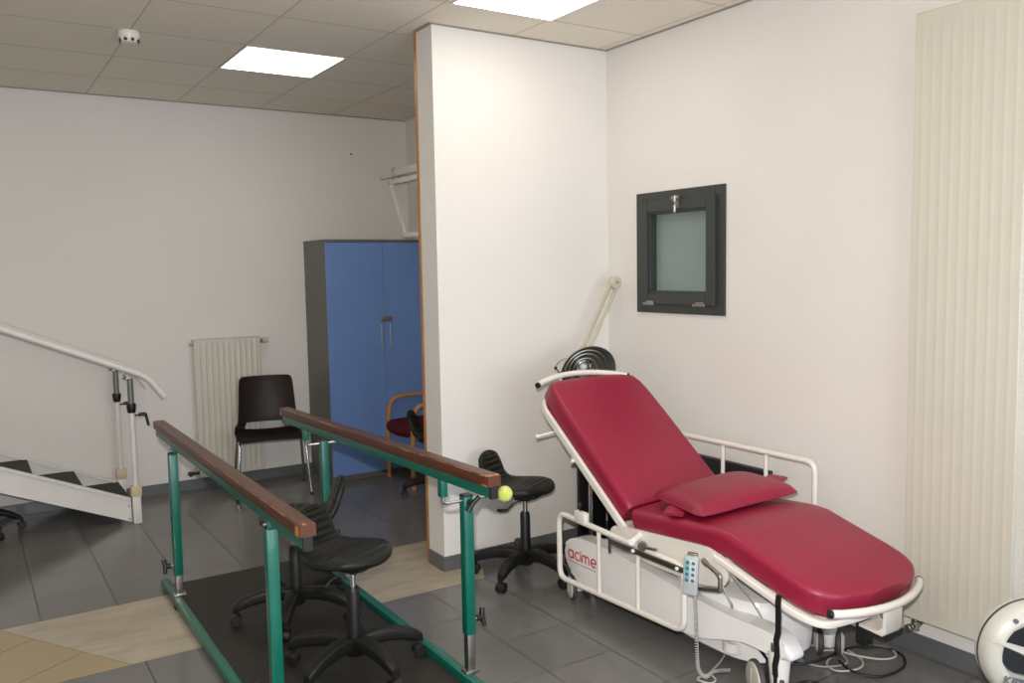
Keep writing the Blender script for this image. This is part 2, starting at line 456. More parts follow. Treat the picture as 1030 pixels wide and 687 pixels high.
# ------------------------------------------------------------------ room shell
H = 2.972; D = 2.755; PW = 1.185; PT = 0.180
XL, YN, XR = -6.4, -6.2, 0.0
b = NB(); box(b, (XL - .2, YN - .2, -0.1), (0.2, D + .2, 0)); struct('floor', b, M['floor'])
b = NB(); box(b, (XL - .2, YN - .2, H), (0.2, D + .2, H + .1)); struct('ceiling', b, M['ceiling'])
b = NB(); box(b, (XL - .2, D, 0), (0.2, D + .2, H)); struct('wall_back', b, M['wall'])
b = NB(); box(b, (XL - .2, YN, 0), (XL, D, H)); struct('wall_left', b, M['wall'])
b = NB(); box(b, (XL - .2, YN - .2, 0), (0.2, YN, H)); struct('wall_near', b, M['wall'])
# right wall with the opening for the small window
WY0, WY1, WZ0, WZ1 = -0.90, -0.335, 1.462, 2.035
b = NB()
box(b, (0, YN, 0), (0.2, WY0, H)); box(b, (0, WY1, 0), (0.2, D, H))
box(b, (0, WY0, 0), (0.2, WY1, WZ0)); box(b, (0, WY0, WZ1), (0.2, WY1, H))
struct('wall_right', b, M['wall'])
b = NB(); box(b, (-PW, 0, 0), (0, PT, H)); struct('wall_partition', b, M['wall'])
BH = 0.083
b = NB(); box(b, (-PW - .010, -.010, 0), (0, 0, BH), .002); box(b, (-PW - .010, 0, 0), (-PW, PT, BH), .002); struct('baseboard_partition', b, M['base'])
b = NB(); box(b, (-.010, YN, 0), (0, -.010, BH), .002); box(b, (-.010, PT, 0), (0, D, BH), .002); struct('baseboard_right', b, M['base'])
b = NB(); box(b, (XL, D - .010, 0), (-.010, D, BH), .002); struct('baseboard_back', b, M['base'])
b = NB(); box(b, (XL, YN, 0), (XL + .01, D - .01, BH), .002); struct('baseboard_left', b, M['base'])
# wooden jamb on the back edge of the partition
b = NB(); box(b, (-PW - .003, PT, 0), (-PW + .05, PT + .030, H - .001), .002); struct('trim_1', b, M['wood_trim'])
# ceiling edge angles (thin shadow-gap trims)
M['edge'] = mat('ceiling_edge_angle', (0.30, 0.27, 0.23), 0.5)
b = NB(); box(b, (-PW - .02, -.012, H - .006), (0, .0, H), 0); box(b, (-PW - .02, 0, H - .006), (-PW, PT, H)); box(b, (-.014, YN, H - .006), (0, -.012, H)); box(b, (XL, D - .014, H - .006), (0, D, H)); struct('trim_2', b, M['edge'])

# small dark framed window in the right wall
w = thing('window_1', '', '', (0, -0.62, 1.40)); del w['label']; del w['category']; w['kind'] = 'structure'
def ringframe(b, y0, y1, z0, z1, wd, x0, x1, bev=.003):
    box(b, (x0, y0, z0), (x1, y0 + wd, z1), bev); box(b, (x0, y1 - wd, z0), (x1, y1, z1), bev)
    box(b, (x0, y0 + wd, z0), (x1, y1 - wd, z0 + wd), bev); box(b, (x0, y0 + wd, z1 - wd), (x1, y1 - wd, z1), bev)
b = NB(); ringframe(b, -.964, -.280, 1.406, 2.092, .065, -.014, 0.05); obj('window_frame', b, M['winframe'], w, smooth=False)
b = NB(); ringframe(b, -.912, -.330, 1.456, 2.040, .062, -.034, 0.01, .004); ringframe(b, -.855, -.388, 1.514, 1.984, .018, -.022, 0.03, .004)
sash = obj('sash', b, M['winframe'], w, smooth=False)
b = NB(); box(b, (0.030, -.86, 1.50), (0.038, -.38, 1.99)); obj('pane', b, M['frost'], w, smooth=False)
b = NB(); box(b, (-.046, -.636, 1.985), (-.034, -.604, 2.055), .002); cyl(b, (-.052, -.648, 2.042), (-.052, -.592, 2.042), .009); cyl(b, (-.056, -.62, 1.962), (-.056, -.62, 2.005), .010); cyl(b, (-.056, -.62, 2.02), (-.056, -.62, 2.055), .011)
b.transform(Matrix.Translation((0, -.022, 0))); obj('latch', b, M['steel'], w)
for y in (-.415, -.81):
    b = NB(); cyl(b, (-.042, y - .045, 1.458), (-.042, y + .045, 1.458), .0075); box(b, (-.038, y - .03, 1.45), (-.030, y + .03, 1.475), .001)
    obj('hinge', b, M['steel'], w)

# ------------------------------------------------------------------ ceiling lights and detector
emi = mat('panel_diffuser', (0.9, 0.9, 0.88), 0.5, emit=PANEL_COL, estr=PANEL_STRENGTH)
def ceiling_light(x, y, label):
    t = thing('ceiling_light', label, 'ceiling light', (x, y, H), group='recessed ceiling light panels')
    b = NB(); s = .300; f = .008
    for lo, hi in (((-s, -s), (s, -s + f)), ((-s, s - f), (s, s)), ((-s, -s + f), (-s + f, s - f)), ((s - f, -s + f), (s, s - f))):
        box(b, (lo[0], lo[1], -.006), (hi[0], hi[1], -.0005), .001)
    obj('frame', b, M['ceilframe'], t, world=False, smooth=False)
    b = NB(); box(b, (-s + f, -s + f, -.005), (s - f, s - f, -.001)); obj('diffuser', b, emi, t, world=False, smooth=False)
    return t
L0 = ceiling_light(-1.5975, 1.2066, 'bright square ceiling panel above the walking rails, nearer the back wall')
cl = [(-0.962, -.655, 'bright square ceiling panel cut by the top edge of the picture above the white partition')]
for x, y, l in cl: dup(L0, (x, y, H), 0, l)
# the same panels continue behind the photographer, out of the frame
for x, y in ((-2.8, -2.4), (-4.65, 1.2), (-4.65, -1.2), (-4.65, -3.6), (-1.2, -3.6)):
    dup(L0, (x, y, H), 0, 'bright square ceiling panel outside the picture')
t = thing('smoke_detector', 'small round white smoke detector on the ceiling near the top left', 'smoke detector', (-2.515, .93, H))
b = NB(); lathe(b, [(.0, -.001), (.054, -.001), (.057, -.008), (.056, -.020), (.050, -.044), (.040, -.058), (.0, -.060)], 28, Matrix.Translation((-2.515, .93, H)), False); obj('housing', b, M['cream'], t)
b = NB()
for k in range(8):
    a = k * PI / 4 + .2
    box(b, (-2.515 + .045 * math.cos(a) - .008, .93 + .045 * math.sin(a) - .008, H - .055), (-2.515 + .045 * math.cos(a) + .008, .93 + .045 * math.sin(a) + .008, H - .040), .002)
split('vent', b, M['black'], t)

b = NB(); cyl(b, (-.518, D - .012, 2.658), (-.518, D + .002, 2.658), .007); tag(centre_origin(obj('wall_plug', b, M['brown'])), 'tiny brown plug hole high on the back wall above the cabinet', 'wall plug')

# ------------------------------------------------------------------ panel radiators
def rad_panel(b, u0, u1, z0, z1, n, depth, ax, off, sgn, m0, mz):
    """pressed steel front with n vertical flutes. ax 'y': panel lies along Y facing -X; ax 'x': along X facing -Y"""
    nu = n * 10; zs = [z0, z0 + mz, z0 + mz + .035, z1 - mz - .035, z1 - mz, z1]
    amp = [0, 0, 1, 1, 0, 0]
    rows = []
    for z, a in zip(zs, amp):
        row = []
        for i in range(nu + 1):
            u = u0 + (u1 - u0) * i / nu
            q = (u - u0 - m0) / (u1 - u0 - 2 * m0) * n
            d = 0
            if 0 <= q <= n:
                ph = q - math.floor(q)
                d = a * max(0.0, math.cos((ph - .5) * 2 * PI)) ** 1.5 * depth * 1.4
            p = off + sgn * d
            row.append(b.verts.new((p, u, z) if ax == 'y' else (u, p, z)))
        rows.append(row)
    for r0, r1 in zip(rows[:-1], rows[1:]):
        for i in range(nu): b.faces.new((r0[i], r0[i + 1], r1[i + 1], r1[i]))
# tall radiator on the right wall
t = thing('radiator', 'tall ivory panel radiator reaching almost to the ceiling on the right wall', 'radiator', (0, -2.27, 0), group=None)
RY0, RY1, RZ0, RZ1 = -2.490, -2.055, .183, 2.655
b = NB(); rad_panel(b, RY0 + .004, RY1 - .004, RZ0 + .006, RZ1 - .006, 10, .0010, 'y', -.1005, -1, .012, .05)
front = obj('front_panel', b, M['rad'], t)
b = NB(); box(b, (-.100, RY0, RZ0), (-.078, RY1, RZ1), .005); obj('shell', b, M['rad'], t)
b = NB(); box(b, (-.094, RY0 + .002, RZ0 + .02), (-.012, RY0 + .006, RZ1 - .02), .001); obj('side_cover', b, M['rad'], t, smooth=False)
b = NB(); box(b, (-.094, RY1 - .006, RZ0 + .02), (-.012, RY1 - .002, RZ1 - .02), .001); obj('side_cover', b, M['rad'], t, smooth=False)
b = NB(); box(b, (-.035, RY0 + .01, RZ0 + .01), (-.014, RY1 - .01, RZ1 - .01), .004); obj('rear_panel', b, M['rad'], t)
for z in (.6, 2.2):
    b = NB(); box(b, (-.08, -2.30, z), (-.001, -2.26, z + .08), .002); split('wall_bracket', b, M['whitemetal'], t)
b = NB(); cyl(b, (-.065, -2.09, .19), (-.065, -2.09, .155), .010); cyl(b, (-.065, -2.09, .165), (-.065, -2.09, .125), .017); cyl(b, (-.10, -2.09, .145), (-.03, -2.09, .145), .012); cyl(b, (-.105, -2.09, .145), (-.125, -2.09, .145), .016); cyl(b, (-.03, -2.09, .145), (0, -2.09, .145), .008)
obj('valve', b, M['steel'], t, label='dark metal lockshield valve')
# lower radiator on the back wall
t = thing('radiator', 'short cream panel radiator on the back wall behind the brown chair', 'radiator', (-1.64, D, 0))
x0, x1, z0, z1 = -1.885, -1.377, .108, 1.175
b = NB(); rad_panel(b, x0 + .004, x1 - .004, z0 + .006, z1 - .006, 11, .005, 'x', 2.660, -1, .012, .03); obj('front_panel', b, M['rad'], t)
b = NB(); box(b, (x0, 2.661, z0), (x1, 2.676, z1), .004); obj('shell', b, M['rad'], t)
b = NB(); box(b, (x0 + .01, 2.710, z0 + .01), (x1 - .01, 2.726, z1 - .01), .004); obj('rear_panel', b, M['rad'], t)
b = NB()
for i in range(34):
    xx = x0 + .01 + i * (x1 - x0 - .025) / 33
    box(b, (xx, 2.674, z1 - .006), (xx + .006, 2.712, z1 - .001))
box(b, (x0, 2.664, z1 - .03), (x0 + .003, 2.726, z1)); box(b, (x1 - .003, 2.664, z1 - .03), (x1, 2.726, z1)); obj('top_grille', b, M['rad'], t, smooth=False)
b = NB()
for xx in (-1.85, -1.46): box(b, (xx, 2.70, .3), (xx + .03, D, .36), .002)
split('wall_bracket', b, M['whitemetal'], t)
b = NB(); cyl(b, (-1.377, 2.69, 1.14), (-1.35, 2.69, 1.14), .016); box(b, (-1.385, 2.672, 1.122), (-1.362, 2.708, 1.158), .003); obj('valve_body', b, M['steel'], t)
b = NB(); cyl(b, (-1.352, 2.69, 1.14), (-1.305, 2.69, 1.14), .022); obj('valve_head', b, M['clip'], t)
b = NB(); tube(b, smooth_path([(-1.37, 2.69, 1.12), (-1.37, 2.70, 1.0), (-1.36, 2.725, .9), (-1.36, 2.735, .3)], 5), .006); obj('riser_pipe', b, M['whitemetal'], t)
b = NB(); cyl(b, (-1.885, 2.69, 1.14), (-1.912, 2.69, 1.14), .012); obj('vent_plug', b, M['brass'], t)
b = NB(); cyl(b, (-1.88, 2.69, .14), (-1.95, 2.69, .14), .013); cyl(b, (-1.95, 2.66, .14), (-1.95, 2.70, .14), .018); obj('drain_valve', b, M['black'], t)
b = NB(); cyl(b, (-1.90, 2.69, .14), (-1.90, 2.74, .14), .03); obj('pipe_rosette', b, M['clip'], t)

# ------------------------------------------------------------------ blue cabinet
t = thing('storage_cabinet', 'tall grey storage cabinet with two blue doors standing against the back wall', 'cabinet', (-.48, 2.53, 0))
CX0, CX1, CY0, CY1, CZ = -.966, -.012, 2.265, 2.735, 1.925
b = NB(); box(b, (CX0, CY0, .05), (CX0 + .02, CY1, CZ - .02), .001); box(b, (CX1 - .02, CY0, .05), (CX1, CY1, CZ - .02), .001)
box(b, (CX0 + .02, CY1 - .01, .05), (CX1 - .02, CY1, CZ - .02)); box(b, (CX0 + .02, CY0 + .01, .05), (CX1 - .02, CY1 - .01, .07))
for z in (.5, .95, 1.4): box(b, (CX0 + .02, CY0 + .02, z), (CX1 - .02, CY1 - .01, z + .018))
obj('body', b, M['cab'], t, smooth=False)
b = NB(); box(b, (CX0 - .003, CY0 - .022, CZ - .022), (CX1 + .003, CY1, CZ), .002); obj('top_panel', b, M['cab'], t, smooth=False)
b = NB(); box(b, (CX0 + .005, CY0 + .02, 0), (CX1 - .005, CY1 - .01, .05), .001); obj('plinth', b, M['cab'], t, smooth=False)
xm = (CX0 + CX1) / 2
for xa, xb, hx in ((CX0 + .002, xm - .0015, xm - .038), (xm + .0015, CX1 - .002, xm + .04)):
    b = NB(); box(b, (xa, CY0 - .020, .052), (xb, CY0 - .002, CZ - .024), .0012); d = obj('door', b, M['blue'], t, smooth=False, label='blue laminate door')
    b = NB(); tube(b, [(hx, CY0 - .048, 1.04), (hx, CY0 - .048, 1.25)], .006); cyl(b, (hx, CY0 - .048, 1.06), (hx, CY0 - .018, 1.06), .005); cyl(b, (hx, CY0 - .048, 1.23), (hx, CY0 - .018, 1.23), .005)
    obj('handle', b, M['chrome'], d, label='vertical chrome bar handle')
b = NB(); box(b, (xm - .035, CY0 - .032, 1.268), (xm + .07, CY0 - .0205, 1.308), .003); cyl(b, (xm - .022, CY0 - .04, 1.285), (xm - .022, CY0 - .03, 1.285), .010); obj('latch_plate', b, M['steel'], t)
b = NB(); cyl(b, (xm + .036, CY0 - .026, 1.012), (xm + .036, CY0 - .019, 1.012), .011); obj('keyhole', b, M['steel'], t)

# white rail and frame above the cabinet, carried by the partition's back face
t = thing('pulley_frame', 'white metal rail with a slanted frame hung under it above the blue cabinet', 'wall frame', (-.35, PT, 2.4))
b = NB(); box(b, (-.37, PT + .002, 2.428), (-.335, 2.52, 2.490), .004); obj('rail', b, M['whitemetal'], t)
b = NB(); box(b, (-.41, PT, 2.40), (-.29, PT + .012, 2.52), .003); obj('mounting_plate', b, M['whitemetal'], t)
fp = [(-.35, 2.35, 2.390), (-.35, 2.10, 1.955), (-.35, 1.15, 1.945), (-.35, 1.15, 2.390)]
b = NB()
for i in range(4):
    p, q = Vector(fp[i]), Vector(fp[(i + 1) % 4]); bar(b, [p, q], .040, .030, up=(1, 0, 0))
obj('hanging_frame', b, M['whitemetal'], t)
for y in (2.25, 1.35):
    b = NB(); tube(b, round_corners([(-.378, y, 2.40), (-.378, y, 2.492), (-.322, y, 2.492), (-.322, y, 2.40)], .02), .005); obj('hook', b, M['steel'], t)

# ------------------------------------------------------------------ swivel stools
def stool_parts(name, label, loc, rz, seat_rz, lever=True, group='black swivel stools', dz=0.0):
    t = thing(name, label, 'stool', loc, rz, group)
    # column and chrome rod
    b = NB(); lathe(b, [(0, .075), (.034, .075), (.034, .10), (.028, .104), (.0265, .34), (.022, .352), (.020, .356), (0, .356)], 20, None, False); obj('column', b, M['black'], t, world=False)
    b = NB(); cyl(b, (0, 0, .35), (0, 0, .445 + dz), .0125); obj('gas_lift', b, M['chrome'], t, world=False)
    # five separate arms sweeping out of the hub
    for k in range(5):
        a = 2 * PI * k / 5
        pts = [(.020, .112), (.07, .128), (.13, .130), (.20, .120), (.248, .106), (.275, .094)]
        wid = [.064, .060, .056, .053, .050, .046]; hei = [.062, .060, .056, .052, .048, .042]
        rings = []
        for (r, z), ww, hh in zip(pts, wid, hei):
            rings.append([Vector((r, u * ww / 2, z + v * hh / 2)) for u, v in RR(.45)])
        rings.append([Vector((.295, u * .030 / 2, .080 + v * .036 / 2)) for u, v in RR(.45)])
        b = NB(); skin_rings(b, rings); b.transform(Matrix.Rotation(a, 4, 'Z')); obj('base_arm', b, M['nylon'], t, world=False)
        b = NB()
        cyl(b, (.276, 0, .045), (.276, 0, .090), .006)
        for s in (-1, 1):
            cyl(b, (.282, s * .004, .0265), (.282, s * .023, .0265), .0260, 20)
        hd = [(.282 + .029 * math.cos(q), .0265 + .029 * math.sin(q)) for q in [math.radians(d) for d in range(-10, 191, 20)]]
        prism(b, [Vector((x, 0, z)) for x, z in hd], (0, -.0215, 0), (0, .0215, 0))
        b.transform(Matrix.Rotation(a, 4, 'Z')); obj('caster', b, M['black'], t, world=False)
    b = NB(); lathe(b, [(0, .062), (.034, .066), (.046, .082), (.050, .10), (.046, .128), (.036, .142), (0, .144)], 24, None, False); obj('hub', b, M['nylon'], t, world=False)
    # seat: one moulding curving up into a small back; the nose points along +X before the turn
    path = [(x_ - .030, z_ + .016) for x_, z_ in [(.185, .468), (.165, .476), (.12, .482), (.06, .481), (0, .476), (-.06, .473), (-.105, .478), (-.135, .493), (-.158, .522), (-.174, .56), (-.187, .595), (-.197, .626), (-.203, .644), (-.206, .656)]]
    hw = [.040, .095, .155, .186, .194, .180, .150, .124, .112, .110, .106, .092, .064, .022]
    th = [.022, .044, .058, .062, .064, .062, .058, .052, .048, .046, .044, .040, .030, .012]
    # resample finely for the ribs
    P = smooth_path([(x, 0, z) for x, z in path], 6); n = len(P)
    def li(a, t): 
        i = min(int(t), len(a) - 2); return a[i] + (a[i + 1] - a[i]) * (t - i)
    b = NB(); rings = []; seg = 26
    for i, p in enumerate(P):
        tt = i / (n - 1) * (len(path) - 1); w_ = li(hw, tt); h_ = li(th, tt)
        q = P[min(i + 1, n - 1)] - P[max(i - 1, 0)]; T = q.normalized(); N = Vector((-T.z, 0, T.x)) * -1
        if N.z < 0 and tt < 6: N = -N
        if tt >= 6 and N.x < 0: N = -N
        ring = []
        for k in range(seg):
            an = 2 * PI * k / seg; cs, sn = math.cos(an), math.sin(an)
            u = math.copysign(abs(cs) ** .72, cs); v = math.copysign(abs(sn) ** .72, sn)
            lift = 0.0
            if v > .3:
                m_ = max(0, 1 - (abs(u) / .72) ** 6)
                lift = .0042 * m_ * math.sin(tt * 2 * PI * (1.15 if tt > 6 else 1.6)) if 1.5 < tt < 12.2 else 0
                lift -= .006 * max(0, 1 - abs(u)) * (1 if tt < 6 else .4)
            ring.append(p + Vector((0, 1, 0)) * u * w_ + N * (v * h_ / 2 + lift))
        rings.append(ring)
    skin_rings(b, rings)
    Rz = Matrix.Rotation(seat_rz - rz, 4, 'Z'); b.transform(Matrix.Translation((0, 0, dz)) @ Rz)
    obj('seat', b, M['pu'], t, world=False)
    b = NB(); box(b, (-.085, -.05, .440), (.085, .05, .466), .006); box(b, (-.05, -.035, .420), (.04, .035, .445), .006); b.transform(Matrix.Translation((0, 0, dz)) @ Rz); obj('seat_plate', b, M['black'], t, world=False)
    if lever:
        b = NB(); tube(b, smooth_path([(.0, -.03, .425), (-.03, -.08, .412), (-.045, -.115, .385)], 4), .004); tube(b, [(-.045, -.112, .386), (-.085, -.128, .383), (-.10, -.130, .384)], [.007, .010, .005]); b.transform(Matrix.Translation((0, 0, dz)) @ Rz); obj('height_lever', b, M['black'], t, world=False)
    return t
CR = math.atan2(-.5438, .8390)    # direction of the photograph's right on the floor
stool_parts('swivel_stool', 'black swivel stool in front, seat facing right, on the mat between the walking rails', (-2.064, -.835, .012), -.13, CR - .52)
stool_parts('swivel_stool', 'second black swivel stool farther down the mat, its back rising to the right', (-2.082, -.155, .012), -2.087, CR + PI + .28)
stool_parts('swivel_stool', 'black swivel stool against the white partition beside the tennis ball and couch', (-.852, -.312, 0), -2.63, CR - .50)
stool_parts('swivel_stool', 'black swivel stool mostly hidden behind the partition next to the maroon chair', (-.43, 1.425, 0), 2.75, CR - .1, dz=-.03)

# ------------------------------------------------------------------ walking rails (parallel bars)
t = thing('parallel_bars', 'green steel walking rails with dark wooden handrails standing around the rubber mat', 'parallel bars', (-2.13, -.4, 0))
YB0, YB1 = -1.75, .675
GW = .021
for x in (-2.528, -1.732):
    b = NB(); box(b, (x - .020, YB0, .008), (x + .020, YB1, .046), .004); br = obj('base_rail', b, M['green'], t)
    b = NB(); box(b, (x - .018, YB1 - .001, .010), (x + .018, YB1 + .006, .044), .002); obj('end_plug', b, M['black'], br)
    b = NB()
    for y in (-1.60, .30): box(b, (x - .024, y, 0), (x + .024, y + .05, .009), .002)
    split('foot_pad', b, M['black'], br)
posts = [(-2.512, .385, .150, .775, 'L'), (-2.500, -1.185, .150, .785, 'L'), (-1.750, .30, .165, .765, 'R'), (-1.714, -1.190, .205, .775, 'R')]
for x, y, zs, zt, side in posts:
    b = NB(); box(b, (x - .017, y - .017, .010), (x + .017, y + .017, zs + .05), .003); box(b, (x - .030, y - .024, .044), (x + .030, y + .024, .056), .002)
    it = obj('inner_post', b, M['steel'], t)
    b = NB(); box(b, (x - GW, y - GW, zs), (x + GW, y + GW, zt), .004); sl = obj('sleeve_post', b, M['green'], t)
    b = NB(); box(b, (x - GW, y - GW, zt - .002), (x + GW, y + GW, zt + .006), .003); obj('post_cap', b, M['black'], sl)
    s = -1 if side == 'L' else 1
    zk = zs + .055
    b = NB(); cyl(b, (x + s * .018, y, zk), (x + s * .040, y, zk), .006); obj('screw', b, M['steel'], sl)
    b = NB(); cyl(b, (x + s * .036, y, zk), (x + s * .062, y, zk), .013); tube(b, [(x + s * .066, y - .010, zk - .034), (x + s * .062, y, zk), (x + s * .068, y + .010, zk + .034)], [.009, .011, .011]); obj('clamp_knob', b, M['black'], sl)
# handrails: (near end x, far end x, near y, far y, near bottom z, far bottom z)
rails = [(-2.500, -2.500, -1.563, .765, .812, .808), (-1.812, -1.855, -1.555, .615, .862, .830)]
for ri, (xn, xf, yn, yf, zn, zf) in enumerate(rails):
    A = Vector((xn, yn, zn)); Bp = Vector((xf, yf, zf)); dr = (Bp - A).normalized()
    b = NB(); bar(b, [A + V(0, 0, .020), Bp + V(0, 0, .020)], .030, .042, up=(0, 0, 1), rnd=.15); ch = obj('rail_channel', b, M['green'], t)
    b = NB(); bar(b, [A - dr * .012 + V(0, 0, .019), A + V(0, 0, .019)], .030, .046, up=(0, 0, 1), rnd=.15); bar(b, [Bp + V(0, 0, .019), Bp + dr * .01 + V(0, 0, .019)], .030, .046, up=(0, 0, 1), rnd=.15); split('end_plug', b, M['black'], ch)
    # wooden grip with rounded arrises, subdivided for edge wear
    b = NB(); N_ = 90; prof = []
    for u, v in RR(.22, 4): prof.append((u * .0285, v * .0215))
    rings = []
    a0 = A - dr * .010; b0 = Bp + dr * .006
    for i in range(N_ + 1):
        p = a0 + (b0 - a0) * (i / N_) + V(0, 0, .0615)
        rings.append([p + V(u, 0, v) for u, v in prof])
    e0 = [c for c in rings[0]]; c0 = a0 + V(0, 0, .0615)
    rings = [[c0 + (p - c0) * .9 - dr * .004 for p in rings[0]]] + rings
    c1 = b0 + V(0, 0, .0615); rings.append([c1 + (p - c1) * .9 + dr * .004 for p in rings[-1]])
    skin_rings(b, rings); obj('handrail', b, M['wood'], t, label='worn dark brown wooden handrail')
    for (px_, py_, zs, zt, side) in posts:
        if (side == 'L') != (ri == 0): continue
        f = (py_ - A.y) / (Bp.y - A.y); c = A + (Bp - A) * f
        if side == 'R':
            zr = zt - .018
            b = NB(); box(b, (c.x - .014, py_ - .017, zr + .030), (c.x + .014, py_ + .017, c.z + .004), .002); obj('rail_bracket', b, M['green'], t)
            b = NB(); tube(b, round_corners([(c.x, py_, c.z - .01), (c.x, py_, zr), (px_ + .145, py_, zr)], .022, 6), .0075); obj('support_rod', b, M['chrome'], t, label='bent chrome rod')
            if py_ > 0: continue
            b = NB(); cyl(b, (px_, py_ - .020, zr - .004), (px_, py_ - .038, zr - .004), .010)
            tube(b, [(px_ - .018, py_ - .044, zr - .035), (px_ + .002, py_ - .042, zr - .010), (px_ + .034, py_ - .046, zr + .018)], [.010, .011, .009]); obj('clamp_knob', b, M['black'], t)
        else:
            b = NB(); box(b, (c.x - .016, py_ - .018, zt + .004), (c.x + .016, py_ + .018, c.z + .006), .002); obj('rail_bracket', b, M['green'], t)
            b = NB(); cyl(b, (c.x - .027, py_, zt + .016), (c.x + .02, py_, zt + .016), .008); obj('bracket_bolt', b, M['steel'], t)
# tennis ball pushed on the end of the near right rod
b = NB(); sphere(b, (-1.532, -1.190, .752), .0325, 4); bl = obj('tennis_ball', b, M['ball']); tag(centre_origin(bl), 'yellow green tennis ball stuck on the end of the chrome rod', 'ball')
b = NB()
cv = []
for k in range(48):
    a = 2 * PI * k / 48; x_ = .72 * math.cos(a) + .28 * math.cos(3 * a); y_ = .72 * math.sin(a) - .28 * math.sin(3 * a); z_ = .9 * math.sin(2 * a)
    v_ = Vector((x_, y_, z_)).normalized() * .0327; cv.append(Vector((-1.532, -1.190, .752)) + v_)
tube(b, cv, .0009, closed=True, seg=6); obj('seam', b, M['seam'], bl)

# rubber mat between the rails
b = NB(); box(b, (-2.505, YB0, .0005), (-1.755, .665, .011), .003); mt = obj('rubber_mat', b, M['rubber'], smooth=False); tag(centre_origin(mt), 'black ribbed rubber mat lying between the green base rails', 'mat')

# ------------------------------------------------------------------ treatment couch
BX0, BX1 = -.895, -.275; BXC = (BX0 + BX1) / 2
t = thing('treatment_couch', 'crimson padded treatment couch with raised backrest on a white wheeled base by the wall', 'treatment couch', (BXC, -1.4, 0))
def cushion(b, st, rt=.4, rb=.2, seg=6):
    """st: list of (y, ztop, half width, thickness, nx) stations; the section is a rounded box hanging from the top surface"""
    rings = []
    n = len(st)
    for i, s in enumerate(st):
        y, z, w_, h_ = s[:4]
        a = st[max(i - 1, 0)]; c = st[min(i + 1, n - 1)]
        T = Vector((0, c[0] - a[0], c[1] - a[1])).normalized() if (c[0] != a[0] or c[1] != a[1]) else Vector((0, -1, 0))
        N = Vector((0, -T.z, T.y));  N = N if N.z > 0 else -N
        off = s[4] if len(s) > 4 else 0.0
        ctr = Vector((BXC, y, z)) - N * (h_ / 2 + off)
        ring = []
        R = min(.032, w_ * .5, h_ * .45)
        for cx, cy, a0 in ((1, 1, 0), (-1, 1, 90), (-1, -1, 180), (1, -1, 270)):
            rr = R if cy > 0 else R * .5
            for k in range(seg + 1):
                an = math.radians(a0 + 90 * k / seg)
                ring.append(ctr + Vector((1, 0, 0)) * (cx * (w_ - rr) + rr * math.cos(an)) + N * (cy * (h_ / 2 - rr) + rr * math.sin(an)))
            if a0 == 0:   # crown across the top
                for q in (.66, .33, 0, -.33, -.66):
                    ring.append(ctr + Vector((1, 0, 0)) * q * (w_ - R) + N * (h_ / 2 + .012 * (1 - q * q)))
        rings.append(ring)
    skin_rings(b, rings)
def interp(path, n):
    out = []
    for (y0, z0), (y1, z1) in zip(path[:-1], path[1:]):
        for k in range(n): out.append((y0 + (y1 - y0) * k / n, z0 + (z1 - z0) * k / n))
    out.append(path[-1]); return out
# backrest
Yh, Zh, Yb, Zb = -.572, 1.108, -1.225, .600
dirb = Vector((0, Yb - Yh, Zb - Zh)); Lb = dirb.length
st = []
for s, wk, hk in [(0, .80, .55), (.010, .86, .80), (.035, .91, .95), (.08, .965, 1), (.16, .99, 1), (.3, 1, 1), (.5, 1, 1), (.7, 1, 1), (Lb - .05, 1, 1), (Lb - .02, .995, 1), (Lb, .985, .85)]:
    f = s / Lb; hh = .128
    st.append((Yh + (Yb - Yh) * f, Zh + (Zb - Zh) * f - (0), .31 * wk, hh * hk, (1 - hk) * hh * .5))
b = NB(); cushion(b, st); bk = obj('backrest_cushion', b, M['red'], t)
# seat and leg cushion in one piece, creased at the knee
pth = [(-1.235, .585), (-1.33, .592), (-1.5, .608), (-1.66, .622), (-1.76, .628), (-1.82, .624), (-1.88, .607), (-2.0, .574), (-2.1, .547)]
st = [(-1.222, .560, .300, .060, .0)]
for y, z in pth: st.append((y, z, .31 if y > -1.24 else .312, .085 if y > -1.7 else .10))
sl_ = (.547 - .607) / (.22)
for q in (.15, .3, .45, .58, .69, .78, .86, .92, .965, .99, 1.0):
    wv = .31 * max(1 - q ** 3.0, 0) ** .40 if q < .99 else .10
    st.append((-2.1 - .205 * q, .547 - .205 * q * .28, max(wv, .10), .10 * (1 - .45 * q ** 14), .0))
b = NB(); cushion(b, st); obj('seat_cushion', b, M['red'], t)
